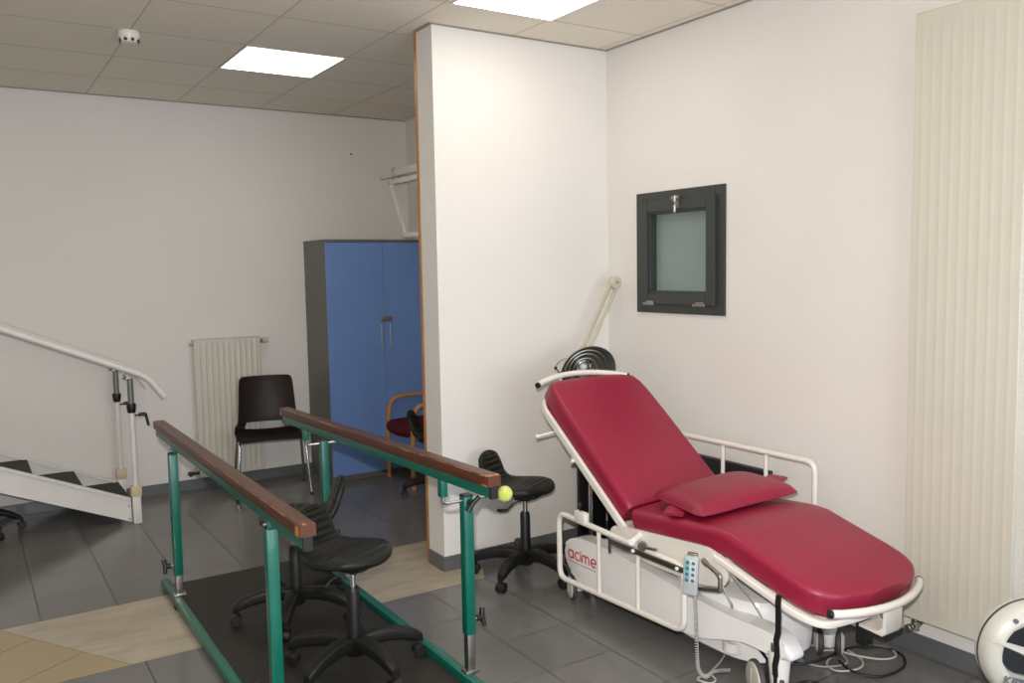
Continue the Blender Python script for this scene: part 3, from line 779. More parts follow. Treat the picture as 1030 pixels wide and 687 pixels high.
# loose head pillow lying on the seat
def pillow():
    cs = [Vector((-.800, -1.255, .640)), Vector((-.255, -1.320, .668)), Vector((-.262, -1.665, .660)), Vector((-.885, -1.655, .648))]
    b = NB(); n = 24; top = []; bot = []
    for i in range(n + 1):
        rt_, rb_ = [], []
        for j in range(n + 1):
            u, v = i / n, j / n
            p = (cs[0] * (1 - u) + cs[1] * u) * (1 - v) + (cs[3] * (1 - u) + cs[2] * u) * v
            k = (1 - abs(2 * u - 1) ** 3.0) * (1 - abs(2 * v - 1) ** 2.6)
            cc = (abs(2 * u - 1) * abs(2 * v - 1)) ** 6
            h = .060 * max(k, 0) ** .42
            w_ = .004 * math.sin(u * 9 + v * 5) * k
            # pull the sides in a little
            ctr = (cs[0] + cs[1] + cs[2] + cs[3]) / 4
            e = 1 - .05 * (math.sin(u * PI) * abs(2 * v - 1) ** 4 + math.sin(v * PI) * abs(2 * u - 1) ** 4)
            p = ctr + (p - ctr) * (e - .075 * cc)
            rt_.append(b.verts.new(p + V(0, 0, h + w_ + .001))); rb_.append(b.verts.new(p - V(0, 0, .002 + .018 * max(k, 0) ** .5)))
        top.append(rt_); bot.append(rb_)
    for i in range(n):
        for j in range(n):
            b.faces.new((top[i][j], top[i + 1][j], top[i + 1][j + 1], top[i][j + 1])); b.faces.new((bot[i][j], bot[i][j + 1], bot[i + 1][j + 1], bot[i + 1][j]))
    edge = [(i, 0) for i in range(n)] + [(n, j) for j in range(n)] + [(n - i, n) for i in range(n)] + [(0, n - j) for j in range(n)]
    for a, c in zip(edge, edge[1:] + edge[:1]):
        try: b.faces.new((top[a[0]][a[1]], bot[a[0]][a[1]], bot[c[0]][c[1]], top[c[0]][c[1]]))
        except ValueError: pass
    loop = [(top[i][j].co + bot[i][j].co) / 2 for i, j in edge]
    return b, loop
b, loop = pillow()
pt = thing('pillow', 'flat crimson vinyl pillow lying across the seat of the couch', 'pillow', (-.6, -1.5, .62))
obj('cover', b, M['red'], pt)
b = NB(); tube(b, loop, .0035, closed=True, seg=8); obj('piping', b, M['red'], pt)
for c, d in ((V(-.835, -1.47, .632), V(-.055, -.03, -.006)), (V(-.262, -1.50, .680), V(.050, .01, .006))):
    b = NB(); bar(b, [c - d * .4, c + d * .5, c + d], .09, .012, up=(0, 0, 1), rnd=.4); obj('strap_tab', b, M['red'], pt)
# cream frame under the cushions
b = NB()
rp = round_corners([(-.905, -1.205, .492), (-.905, -.585, .955), (-.875, -.530, .990), (-.295, -.530, .990), (-.265, -.585, .955), (-.265, -1.205, .492)], .05, 6)
bar(b, rp, .020, .038, up=(0, .6, .8) if False else None, rnd=.35)
obj('backrest_frame', b, M['cream'], t)
b = NB()
rp = round_corners([(-.905, -1.76, .520), (-.905, -2.14, .418), (-.87, -2.235, .394), (-.70, -2.250, .388), (-.47, -2.250, .388), (-.31, -2.20, .396), (-.285, -2.10, .424), (-.265, -1.76, .520)], .12, 7)
bar(b, rp, .034, .026, up=(0, 0, 1), rnd=.35); obj('leg_frame', b, M['cream'], t)
b = NB()
for x in (-.80, -.37):
    bar(b, [(x, -1.72, .512), (x, -2.24, .378)], .03, .02, up=(0, 0, 1)); bar(b, [(x, -.56, .95), (x, -1.15, .45)], .03, .02, up=(0, 1, 1))
bar(b, [(-.89, -2.0, .445), (-.28, -2.0, .445)], .03, .02, up=(0, 0, 1)); bar(b, [(-.89, -.8, .745), (-.28, -.8, .745)], .03, .02, up=(0, 1, 1))
split('under_frame', b, M['cream'], t)
for x in (-.898, -.282):   # side plates under the seat
    pl = [V(x, -1.09, .445), V(x, -1.12, .488), V(x, -1.27, .508), V(x, -1.72, .545), V(x, -1.79, .520), V(x, -1.825, .455), V(x, -1.80, .405), V(x, -1.68, .378), V(x, -1.36, .375), V(x, -1.14, .400)]
    b = NB(); prism(b, round_corners(pl, .03, 4, True), (-.006, 0, 0), (.006, 0, 0), .002); obj('side_plate', b, M['cream'], t)
b = NB(); box(b, (-.885, -1.75, .47), (-.29, -1.18, .50), .004); obj('seat_pan', b, M['cream'], t)
b = NB(); cyl(b, (-.895, -.84, .740), (-.93, -.84, .740), .008); obj('frame_bolt', b, M['cream'], t)
# bent end bars
def arc_bar(xa, xb, y0, z0, bulge_y, bulge_z, r, ends, dy=0.0, dz=0.0):
    pts = []
    for i in range(21):
        u = i / 20; x = xa + (xb - xa) * u; q = math.sin(u * PI) ** .8
        pts.append((x, y0 + dy * u + bulge_y * q, z0 + dz * u + bulge_z * q))
    b = NB(); tube(b, pts, r, seg=14)
    o = obj('end_bar', b, M['cream'], t)
    b = NB(); 
    for e, s in ((0, 1), (20, -1)):
        d = (Vector(pts[e]) - Vector(pts[e + s])).normalized(); cyl(b, Vector(pts[e]) + d * .001, Vector(pts[e]) + d * .014, r * 1.03)
    split('bar_cap', b, M['black'], o)
    return o
arc_bar(-.930, -.350, -.575, 1.085, .070, .030, .0145, None)
b = NB()
for x in (-.74, -.43): tube(b, round_corners([(x, -.530, .985), (x, -.500, 1.02), (x, -.505, 1.110)], .03), .008); 
split('bar_bracket', b, M['cream'], t)
arc_bar(-.905, -.285, -2.300, .466, -.072, -.006, .0150, None, .065, -.036)
pl = [V(-.62, -2.348, .440), V(-.62, -2.348, .355), V(-.62, -2.335, .338), V(-.62, -2.24, .345), V(-.62, -2.24, .355), V(-.62, -2.318, .352), V(-.62, -2.336, .37), V(-.62, -2.336, .44)]
b = NB(); prism(b, pl, (-.05, 0, 0), (.05, 0, 0), .001); split('bar_bracket', b, M['cream'], t)
b = NB(); tube(b, [(-.900, -.670, .856), (-.965, -.615, .832)], .006); sphere(b, (-.967, -.613, .831), .012, 2); obj('peg', b, M['cream'], t)
# side rails
def side_rail(x, y0, y1, z0, z1, ys, rad=.05):
    b = NB(); tube(b, round_corners([(x, y0, z0), (x, y0, z1), (x, y1, z1), (x, y1, z0)], rad, 6, True), .0135, closed=True, seg=12)
    for y in ys: tube(b, [(x, y, z0), (x, y, z1)], .0105, seg=10)
    return obj('side_rail', b, M['cream'], t)
def side_rail_tilt(x, q, bars):
    b = NB(); tube(b, round_corners([(x, *p) for p in q], .055, 6, True), .0135, closed=True, seg=12)
    for (ya, za), (yb, zb) in bars: tube(b, [(x, ya, za), (x, yb, zb)], .0105, seg=10)
    return obj('side_rail', b, M['cream'], t)
side_rail_tilt(-.950, [(-.765, .148), (-.765, .475), (-1.628, .448), (-1.628, .176)], [((-1.075, .157), (-1.075, .465)), ((-1.345, .167), (-1.345, .457))])
side_rail(-.165, -.78, -1.655, .47, .775, (-1.10, -1.375))
b = NB()
for y in (-1.10, -1.40): box(b, (-.29, y - .012, .47), (-.17, y + .012, .50), .003)
split('rail_mount', b, M['cream'], t)
b = NB(); box(b, (-.965, -.985, .466), (-.935, -.905, .520), .004); obj('rail_clamp', b, M['cream'], t)
b = NB(); cyl(b, (-.95, -.935, .515), (-.95, -.935, .548), .005); sphere(b, (-.95, -.935, .550), .012, 2); cyl(b, (-.935, -.90, .50), (-.90, -.87, .495), .009); obj('clamp_knob', b, M['black'], t)
# accessory rail (dark steel) with its hook ends
b = NB(); box(b, (-.990, -1.665, .438), (-.982, -1.195, .462), .002); box(b, (-.990, -1.205, .395), (-.982, -1.190, .462), .002); obj('accessory_rail', b, M['rail_dark'], t)
b = NB()
for y in (-1.36, -1.63): cyl(b, (-.985, y, .450), (-.996, y, .450), .008)
split('rail_button', b, M['white'], t)
b = NB(); cyl(b, (-.985, -1.345, .482), (-.90, -1.30, .488), .016); obj('pivot_boss', b, M['white'], t)
b = NB(); cyl(b, (-.97, -1.395, .472), (-.955, -1.385, .472), .022); tube(b, [(-.96, -1.40, .470), (-.955, -1.47, .478)], .007); obj('clamp_lever', b, M['steel'], t)
b = NB(); tube(b, [(-.912, -1.70, .487), (-.925, -1.73, .484)], .012); tube(b, round_corners([(-.925, -1.73, .484), (-.945, -1.82, .468), (-.945, -1.82, .41)], .01), .009); obj('iv_holder', b, M['steel'], t, label='small chrome hook holder')
b = NB(); bar(b, [(-.93, -1.62, .355), (-.93, -1.80, .400)], .012, .016, up=(0, 0, 1)); obj('linkage', b, M['steel'], t)

# white shell base: side beams, pedestal
prof = [(-.668, .235), (-.690, .285), (-.75, .322), (-.85, .338), (-1.05, .338), (-1.25, .322), (-1.48, .298), (-1.65, .282), (-1.80, .274), (-1.93, .278), (-2.02, .270), (-2.075, .240), (-2.090, .205), (-2.06, .188), (-1.97, .190), (-1.86, .190), (-1.76, .165), (-1.64, .128), (-1.5, .112), (-1.3, .112), (-1.1, .108), (-.95, .098), (-.86, .095), (-.76, .130), (-.70, .16)]
def beam(x, wd):
    b = NB(); P = smooth_path([(x, y, z) for y, z in prof], 3, True)
    prism(b, P, (-wd / 2, 0, 0), (wd / 2, 0, 0), .018)
    return b
bms = []
for x in (-.815, -.325):
    bm_ = obj('base_beam', beam(x, .085), M['white'], t)
    bms.append(bm_)
b = NB(); rings = []
for z, k in ((.055, .90), (.07, .98), (.12, 1.0), (.22, 1.02), (.29, 1.0), (.315, .96), (.325, .85)):
    ring = []
    for q in range(36):
        a = 2 * PI * q / 36; cu, cs_ = math.cos(a), math.sin(a)
        ring.append(Vector((BXC + math.copysign(abs(cu) ** .55, cu) * .215 * k, -1.60 + math.copysign(abs(cs_) ** .6, cs_) * .285 * k, z)))
    rings.append(ring)
skin_rings(b, rings); obj('pedestal_cover', b, M['white'], t)
b = NB(); box(b, (-.79, -1.30, .15), (-.35, -.72, .275), .03, 4); obj('motor_cover', b, M['whitemetal'], t)
b = NB(); box(b, (-.68, -1.62, .31), (-.49, -1.38, .480), .012); bar(b, [(-.585, -1.30, .30), (-.585, -1.15, .50)], .08, .05, up=(0, 0, 1)); obj('lift_column', b, M['whitemetal'], t)
b = NB(); cyl(b, (-.78, -1.74, .095), (-.78, -1.74, .135), .045); obj('actuator', b, M['whitemetal'], t)
# wheels
def bed_caster(x, y, r, top, ang, off=(0, 0), lr=.034):
    c = Matrix.Translation((x + off[0], y + off[1], 0)) @ Matrix.Rotation(ang, 4, 'Z')
    b = NB(); lathe(b, [(lr, top), (lr + .002, top - .01), (lr * .85, r * 1.15), (lr * .75, r * .75), (0, r * .7)], 20, Matrix.Translation((x, y, 0)), False)
    w0 = obj('caster_leg', b, M['whitemetal'], t)
    for s in (-1, 1):
        b = NB(); lathe(b, [(0, 0), (r - .016, 0), (r - .012, .004), (r - .002, .006), (r, .010), (r, .020), (r - .003, .024), (0, .024)], 32, axis_m((0, s * .022, r), (0, s, 0)), False)
        b.transform(c); o_ = obj('wheel', b, M['tyre'], w0)
        b = NB(); lathe(b, [(0, .0), (r - .008, 0), (r - .010, .007), (r * .7, .012), (0, .014)], 32, axis_m((0, s * .045, r), (0, s, 0)), False)
        prism(b, round_corners([V(-.007, s * .058, r * .55), V(.007, s * .058, r * .55), V(.007, s * .058, r * 1.62), V(-.007, s * .058, r * 1.62)], .006, 3, True), (0, -.003, 0), (0, .003, 0))
        b.transform(c); obj('wheel_disc', b, M['wheelgrey'], o_)
bed_caster(-.815, -.745, .063, .17, 1.15)
bed_caster(-.825, -2.01, .078, .21, 1.1, (-.020, .050), .042)
bed_caster(-.325, -.745, .063, .17, .5)
bed_caster(-.325, -1.86, .055, .20, .7)
b = NB(); box(b, (-.862, -2.012, .208), (-.852, -1.998, .243), .003); obj('brake_tag', b, M['steel'], t)
# red lettering and the small line below it, flat on the beam's outer face
def stroke(b, pts, wdt, x, sc, y0, z0, sl=0.0):
    """polyline of (u, v) in letter units -> flat ribbon; u runs towards the feet (-Y)"""
    pts = [Vector((u, v)) for u, v in pts]; L = []
    for i, p in enumerate(pts):
        a = pts[max(i - 1, 0)]; c = pts[min(i + 1, len(pts) - 1)]; d = (c - a).normalized(); n = Vector((-d.y, d.x)) * wdt / 2
        L.append((p + n, p - n))
    def W_(p, e): return Vector((x - e, y0 - p.x * sc, z0 + p.y * sc + sl * p.x * sc))
    rings = [[W_(l, 0), W_(l, .0012), W_(r, .0012), W_(r, 0)] for l, r in L]
    skin_rings(b, rings)
def arc(cx, cy, r, a0, a1, n=14): return [(cx + r * math.cos(math.radians(a0 + (a1 - a0) * i / n)), cy + r * math.sin(math.radians(a0 + (a1 - a0) * i / n))) for i in range(n + 1)]
b = NB(); XF = -.8580; SCL = .0465; Y0_, Z0_ = -.712, .216; SLP = .0; WD = .17
stroke(b, arc(.5, .5, .42, 40, 320), WD, XF, SCL, Y0_, Z0_); stroke(b, [(.92, .93), (.92, .05)], WD, XF, SCL, Y0_, Z0_)
stroke(b, arc(1.68, .5, .42, 50, 310), WD, XF, SCL, Y0_, Z0_)
stroke(b, [(2.2, .93), (2.2, .05)], WD, XF, SCL, Y0_, Z0_); stroke(b, [(2.2, 1.20), (2.2, 1.02)], WD, XF, SCL, Y0_, Z0_)
stroke(b, [(2.5, .05), (2.5, .62)] + arc(2.78, .62, .28, 180, 0, 8) + [(3.06, .05)], WD, XF, SCL, Y0_, Z0_); stroke(b, [(3.06, .62)] + arc(3.34, .62, .28, 180, 0, 8) + [(3.62, .05)], WD, XF, SCL, Y0_, Z0_)
stroke(b, [(3.98, .46), (4.78, .50)] + arc(4.4, .5, .42, 10, 315, 16), WD, XF, SCL, Y0_, Z0_)
obj('brand_lettering', b, M['redplastic'], bms[0], smooth=False, label='red acime lettering')
b = NB(); random.seed(3)
u = 0.0
while u < 4.7:
    l = random.uniform(.10, .22)
    stroke(b, [(u, -.30 + random.uniform(-.02, .02)), (u + l, -.30)], .10, XF, SCL, Y0_, Z0_); u += l + (.05 if random.random() < .75 else .14)
obj('small_print', b, M['greyprint'], bms[0], smooth=False, label='faint grey line of tiny print')
# hand control hanging at the rail
hs = thing('hand_control', 'grey bed hand control with eight round buttons hooked on the chrome rail', 'remote control', (-.99, -1.70, .40))
hc = Vector((-1.005, -1.722, .455)); hr = Matrix.Rotation(math.radians(4), 3, 'X') @ Matrix.Rotation(math.radians(32), 3, 'Z')
def hbox(b, lo, hi, bev): box(b, Vector(lo) + hc, Vector(hi) + hc, bev, 3, hr, hc)
b = NB(); hbox(b, (-.012, -.030, -.082), (.012, .030, .078), .007); obj('body', b, M['handset'], hs)
b = NB(); hbox(b, (-.0135, -.022, -.03), (-.0118, .022, .068), .001); obj('label_strip', b, mat('handset_label', (.52, .58, .60), .4), hs)
b = NB(); hbox(b, (-.0142, .004, -.028), (-.0128, .021, .066), .001); obj('teal_strip', b, M['teal'], hs)
for iy in (-.011, .012):
    for iz in (-.018, .006, .030, .054):
        b = NB(); p0 = hr @ Vector((-.0138, iy, iz)) + hc; p1 = hr @ Vector((-.0165, iy, iz)) + hc; cyl(b, p0, p1, .0072); obj('button', b, M['button'], hs)
b = NB(); hbox(b, (.008, -.020, .050), (.024, .020, .086), .003); obj('hook', b, M['rail_dark'], hs)
# cables
def coil(pts, r, turns, cr, n=12):
    P = smooth_path(pts, 14); fr = frames(P); out = []; m = len(P)
    N_ = turns * n
    for i in range(N_ + 1):
        f = i / N_ * (m - 1); k = min(int(f), m - 2); q = f - k; p = P[k].lerp(P[k + 1], q); T, Nn, Bn = fr[k]
        a = 2 * PI * i / n; out.append(p + (Nn * math.cos(a) + Bn * math.sin(a)) * cr)
    return out
b = NB(); tube(b, coil([(-1.0, -1.738, .372), (-1.0, -1.745, .28), (-1.0, -1.75, .16), (-.985, -1.745, .07), (-.93, -1.73, .018), (-.86, -1.71, .013), (-.80, -1.74, .013)], .0022, 62, .0062, 8), .0024, seg=5); obj('coiled_cable', b, M['greycable'], hs, label='coiled grey cable')
b = NB(); tube(b, smooth_path([(-.86, -1.71, .008), (-.92, -1.70, .006), (-.955, -1.71, .006), (-.94, -1.76, .006), (-.90, -1.755, .006), (-.87, -1.70, .006), (-.78, -1.66, .006), (-.70, -1.62, .01)], 8), .004, seg=8); obj('cable_tail', b, M['whitecable'], hs)
b = NB(); tube(b, smooth_path([(-.93, -1.76, .485), (-.925, -1.83, .40), (-.90, -1.84, .34), (-.86, -1.80, .33)], 8), .004, seg=8)
obj('linkage_cable', b, M['greycable'], t)
def cable(name, label, pts, r, m_, n=8, par=None):
    b = NB(); tube(b, smooth_path(pts, n), r, seg=8)
    if par is not None: return obj(name, b, m_, par)
    o = obj(name, b, m_); tag(centre_origin(o), label, 'cable'); return o
cable('power_cable', 'thin grey cable running down from the couch to the floor behind the black strap', [(-.87, -1.78, .475), (-.82, -1.86, .36), (-.72, -1.90, .18), (-.60, -1.88, .05), (-.505, -1.82, .010), (-.42, -1.77, .006), (-.33, -1.77, .006), (-.28, -1.86, .006), (-.34, -1.96, .006), (-.45, -1.93, .006), (-.50, -1.83, .008)], .0040, M['greycable'], par=t)
b = NB(); box(b, (-.515, -1.85, .001), (-.475, -1.79, .020), .004); tag(centre_origin(obj('cable_connector', b, M['greycable'])), 'small grey plug connector lying on the floor under the couch foot', 'plug')
cable('flex_loop', 'off white cable loop lying on the dark floor below the couch foot end', [(-.22, -1.80, .005), (-.24, -1.90, .005), (-.28, -1.99, .009), (-.36, -2.03, .013), (-.44, -1.99, .009), (-.42, -1.92, .005), (-.33, -1.89, .013), (-.22, -1.89, .013), (-.12, -1.92, .005), (-.075, -1.98, .005), (-.12, -2.04, .005), (-.20, -2.03, .009), (-.27, -1.96, .016), (-.30, -1.88, .016), (-.34, -1.82, .005)], .0042, M['whitecable'])
cable('black_flex', 'black cable curling on the floor between the couch foot and the tall radiator', [(-.60, -1.80, .006), (-.50, -1.88, .015), (-.40, -1.90, .018), (-.22, -1.90, .018), (-.09, -1.97, .007), (-.10, -2.06, .006), (-.20, -2.12, .006), (-.34, -2.11, .006), (-.40, -2.03, .012), (-.38, -1.95, .022)], .0055, M['black'])
cable('black_lead', 'black cable hanging from the couch underside in a small bow behind the foot wheel', [(-.84, -1.92, .19), (-.74, -1.98, .03), (-.68, -1.96, .008), (-.60, -1.98, .006), (-.60, -2.06, .006), (-.68, -2.12, .006), (-.78, -2.12, .006)], .0055, M['black'], par=t)
b = NB(); bar(b, [(-.926, -2.088, .470), (-.932, -2.090, .44), (-.930, -2.090, .40), (-.924, -2.085, .33), (-.932, -2.083, .30), (-.923, -2.080, .24), (-.928, -2.075, .20), (-.926, -2.075,   .16)], .024, .006, up=(1, 0, 0), rnd=.3); bar(b, [(-.926, -2.075, .18), (-.925, -2.075, .12), (-.92, -2.075, .085)], .014, .006, up=(1, 0, 0)); obj('strap', b, M['black'], t, label='black hanging strap')
b = NB(); box(b, (-.62, -2.235, .250), (-.575, -2.19, .350), .006); obj('foot_motor', b, M['black'], t)

# ------------------------------------------------------------------ black folded panel leaning behind the couch
t2 = thing('folding_screen', 'low black folding board standing in the room corner behind the couch', 'folding screen', (-.1, -.7, 0))
b = NB(); box(b, (-.285, -.062, 0), (-.080, -.030, .67), .006); obj('panel', b, M['black'], t2)
b = NB(); box(b, (-.078, -.70, 0), (-.040, -.064, .67), .006); obj('panel', b, M['black'], t2)
b = NB(); box(b, (-.078, -1.315, 0), (-.040, -.706, .655), .006); obj('panel', b, M['black'], t2)
# ------------------------------------------------------------------ examination lamp behind the couch head
t3 = thing('examination_lamp', 'cream swing-arm examination lamp with a round metal reflector behind the couch head', 'lamp', (-.30, -.10, 0))
PX, PY = -.305, -.200
b = NB(); cyl(b, (PX, PY, .05), (PX, PY, 1.06), .0125); cyl(b, (PX, PY, .04), (PX, PY, .40), .017); obj('pole', b, M['chrome'], t3)
b = NB()
for k in range(4):
    a = 2 * PI * k / 4 + .4; tube(b, [(PX, PY, .062), (PX + .10 * math.cos(a) , PY + .10 * math.sin(a), .05)], [.016, .011]); sphere(b, (PX + .10 * math.cos(a), PY + .10 * math.sin(a), .024), .023, 2)
obj('base', b, M['black'], t3)
J = V(-.075, -.15, 1.580); E0 = V(-.325, -.150, 1.155)
ad = (J - E0).normalized(); sd = V(-ad.z, 0, ad.x)
b = NB()
for s in (-1, 1):
    o_ = sd * s * .027
    bar(b, [E0 + o_, J + o_], .020, .016, up=(0, 1, 0), rnd=.4)
obj('arm', b, M['lampcream'], t3)
b = NB()
tube(b, [E0 - sd * .008 + V(0, .014, 0), J + V(0, .014, 0)], .0035); obj('arm_spring', b, M['lampcream'], t3)
b = NB(); lathe(b, [(0, -.026), (.032, -.026), (.039, -.020), (.039, .020), (.032, .026), (0, .026)], 28, axis_m(J, (0, 1, 0)), False); jt = obj('arm_joint', b, M['lampcream'], t3)
b = NB(); cyl(b, J + V(0, -.030, 0), J + V(0, -.024, 0), .005); obj('joint_screw', b, M['black'], jt)
b = NB(); tube(b, round_corners([(PX, PY, 1.05), (PX, PY, 1.12), (E0.x, E0.y, E0.z)], .03), .012); cyl(b, E0 + V(0, -.03, 0), E0 + V(0, .03, 0), .024); obj('elbow', b, M['cream'], t3)
LC = V(-.405, -.30, 1.085)
LD = (Vector((CAM_POS.x, CAM_POS.y, CAM_POS.z - .9)) - LC).normalized(); LD = Vector((LD.x * .7 + .22, LD.y, LD.z - .25)).normalized()
mt_ = axis_m(LC - LD * .06, LD)
b = NB(); lathe(b, [(0.0, -.06), (.05, -.055), (.10, -.02), (.145, .035), (.165, .075), (.168, .078), (.163, .076), (.142, .040), (.098, -.012), (.05, -.045), (0.0, -.048)], 48, mt_, False); sh = obj('reflector', b, M['reflector'], t3)
b = NB()
for r_, z_ in ((.125, .030), (.095, .015), (.066, .012)):
    lathe(b, [(r_, z_), (r_ + .004, z_ + .012), (r_, z_ + .014), (r_ - .004, z_ + .002), (r_, z_)], 40, mt_, False)
obj('baffle_ring', b, M['reflector'], sh)
b = NB(); lathe(b, [(0, -.04), (.045, -.035), (.055, .02), (.05, .026), (.04, -.01), (0, -.02)], 32, mt_, False); obj('inner_reflector', b, M['chrome'], sh)
b = NB(); sphere(b, mt_ @ V(0, 0, 0), .022, 3); obj('bulb', b, mat('frosted_bulb', (.75, .74, .7), .3), sh)
b = NB(); tube(b, [mt_ @ V(0, 0, -.06), mt_ @ V(0, 0, -.09), E0], .010); obj('neck', b, M['cream'], t3)
hx_ = mt_.to_3x3() @ V(1, 0, 0)
wp = [(mt_ @ V(.15 * math.cos(a), .15 * math.sin(a), .045)) for a in (2.6, 3.3)]
hv = LC + Vector((-.205, .02, .035))
b = NB(); tube(b, smooth_path([LC + V(-.15, .0, .085), LC + V(-.185, .0, .075), hv + V(0, 0, .01), hv], 6), .0028); obj('handle_wire', b, M['steel'], t3)
b = NB(); sphere(b, hv, .009, 2); tube(b, [hv, LC + V(-.165, 0, -.02)], .003); obj('handle_knob', b, M['black'], t3)

# ------------------------------------------------------------------ training stairs on the left
t4 = thing('training_stairs', 'white training stairs with dark rubber treads rising to the left by the back wall', 'training stairs', (-3.2, 2.38, 0))
YS0, YS1 = 2.085, 2.665
SLP_ = .432
def zt(x): return .172 + (-2.470 - x) * SLP_      # top edge of the stringer
for y, nm in ((YS0, 0), (YS1, 1)):
    b = NB()
    o1 = [V(-2.47, y, .006), V(-2.47, y, zt(-2.47)), V(-3.62, y, zt(-3.62)), V(-4.6, y, zt(-3.62)), V(-4.6, y, zt(-3.62) - .165), V(-3.66, y, zt(-3.66) - .170), V(-2.53, y, zt(-2.53) - .165)]
    prism(b, o1, (0, -.012, 0), (0, .012, 0), .002)
    # folded flanges
    for dz_, s in ((-.008, 1),):
        bar(b, [V(-2.475, y - .010, zt(-2.475) + dz_), V(-3.62, y - .010, zt(-3.62) + dz_)], .040, .016, up=(0, 0, 1), rnd=.2)
    sr = obj('stringer', b, M['whitemetal'], t4, smooth=False)
    b = NB(); cyl(b, (-2.485, y - .016, .03), (-2.485, y - .011, .03), .006); cyl(b, (-2.485, y - .016, .12), (-2.485, y - .011, .12), .006); split('bolt', b, M['steel'], sr)
for k in range(5):
    xn_ = -2.465 - .285 * k; zz = .168 + .123 * k
    if k < 4: xb_ = xn_ - .300
    else: xb_ = -4.58
    b = NB(); box(b, (xb_, YS0 + .012, zz - .022), (xn_, YS1 - .012, zz), .004); obj('tread', b, M['tread'], t4, smooth=False)
b = NB()
for x, y in ((-3.95, YS0), (-3.95, YS1), (-4.57, YS0), (-4.57, YS1)): box(b, (x - .02, y - .02, 0), (x + .02, y + .02, .5), .003)
split('platform_leg', b, M['whitemetal'], t4)
for y, xp, full in ((YS0 - .030, -2.438, 1), (YS1 + .0, -2.440, 0)):
    zfoot = 0 if full else 0
    b = NB(); box(b, (xp - .026, y - .022, 0), (xp + .026, y + .022, .19), .003); obj('post_foot', b, M['whitemetal'], t4)
    b = NB(); box(b, (xp - .034, y - .030, .185), (xp + .034, y + .030, .258), .006); obj('clamp_block', b, M['clip'], t4, label='yellowed plastic block')
    b = NB(); cyl(b, (xp, y, .19), (xp, y, .76), .0185); pl_ = obj('post', b, M['whitemetal'], t4)
    b = NB(); lathe(b, [(.022, 0), (.026, .01), (.031, .05), (.028, .062), (.018, .064)], 20, Matrix.Translation((xp, y, .755))); obj('collar', b, M['black'], pl_)
    b = NB(); cyl(b, (xp, y, .80), (xp, y, .988), .0190); obj('inner_tube', b, M['greytube'], pl_)
    b = NB(); cyl(b, (xp + .018, y, .735), (xp + .045, y, .735), .006); tube(b, smooth_path([(xp + .042, y - .004, .737), (xp + .075, y - .006, .740), (xp + .088, y - .008, .725), (xp + .10, y - .010, .66)], 5), [.012] * 10 + [.009] * 6); obj('clamp_lever', b, M['black'], pl_)
    zr = 1.040
    b = NB(); tube(b, round_corners([(xp - .002, y, .985), (xp - .028, y - .0, .988), (xp - .035, y, 1.02), (xp - .03, y, zr - .005)], .012), .008); cyl(b, (xp - .05, y - .018, .995), (xp - .02, y + .0, .995), .008); obj('rail_bracket', b, M['chrome'], pl_)
    # handrail: slope, then a steeper lower tip
    sl2 = .442
    xk = xp + .112; zk_ = zr - (.045 - -.0) * sl2 * 1.6
    pts = round_corners([(-4.6, y, zr + (xp + 3.75) * 0 + (xp - -3.75) * sl2), (-3.75, y, zr + (xp + 3.75) * sl2), (xk, y, zr - (xk - xp) * sl2), (xk + .100, y, zr - (xk - xp) * sl2 - .147)], .07, 6)
    b = NB(); tube(b, pts, .0225, seg=16); hr_ = obj('handrail', b, M['whitemetal'], t4)
    # rear posts beyond the frame edge
    b = NB(); cyl(b, (-3.70, y, zt(-3.62) - .1), (-3.70, y, zr + (xp + 3.70) * sl2 - .015), .0185); obj('post', b, M['whitemetal'], t4)

# black wheeled base glimpsed under the stairs
t5 = thing('caster_base', 'black five-armed wheeled base half out of the picture under the training stairs', 'wheeled base', (-3.335, 2.375, 0))
bx, by = -3.335, 2.375
b = NB(); lathe(b, [(0, .07), (.04, .07), (.05, .10), (.045, .14), (.035, .16), (.03, .20), (.055, .21), (.055, .235), (0, .24)], 20, Matrix.Translation((bx, by, 0)), False); obj('hub', b, M['nylon'], t5)
for k in range(5):
    a = 2 * PI * k / 5 + .12
    b = NB(); c_, s_ = math.cos(a), math.sin(a)
    tube(b, [(bx + .03 * c_, by + .03 * s_, .15), (bx + .10 * c_, by + .10 * s_, .135), (bx + .17 * c_, by + .17 * s_, .105), (bx + .225 * c_, by + .225 * s_, .07)], [.028, .025, .021, .016]); obj('base_arm', b, M['nylon'], t5)
    b = NB(); cyl(b, (bx + .235 * c_, by + .235 * s_, .02), (bx + .235 * c_, by + .235 * s_, .075), .008)
    cyl(b, (bx + .235 * c_ - .018 * s_, by + .235 * s_ + .018 * c_, .024), (bx + .235 * c_ + .018 * s_, by + .235 * s_ - .018 * c_, .024), .0235); obj('caster', b, M['black'], t5)

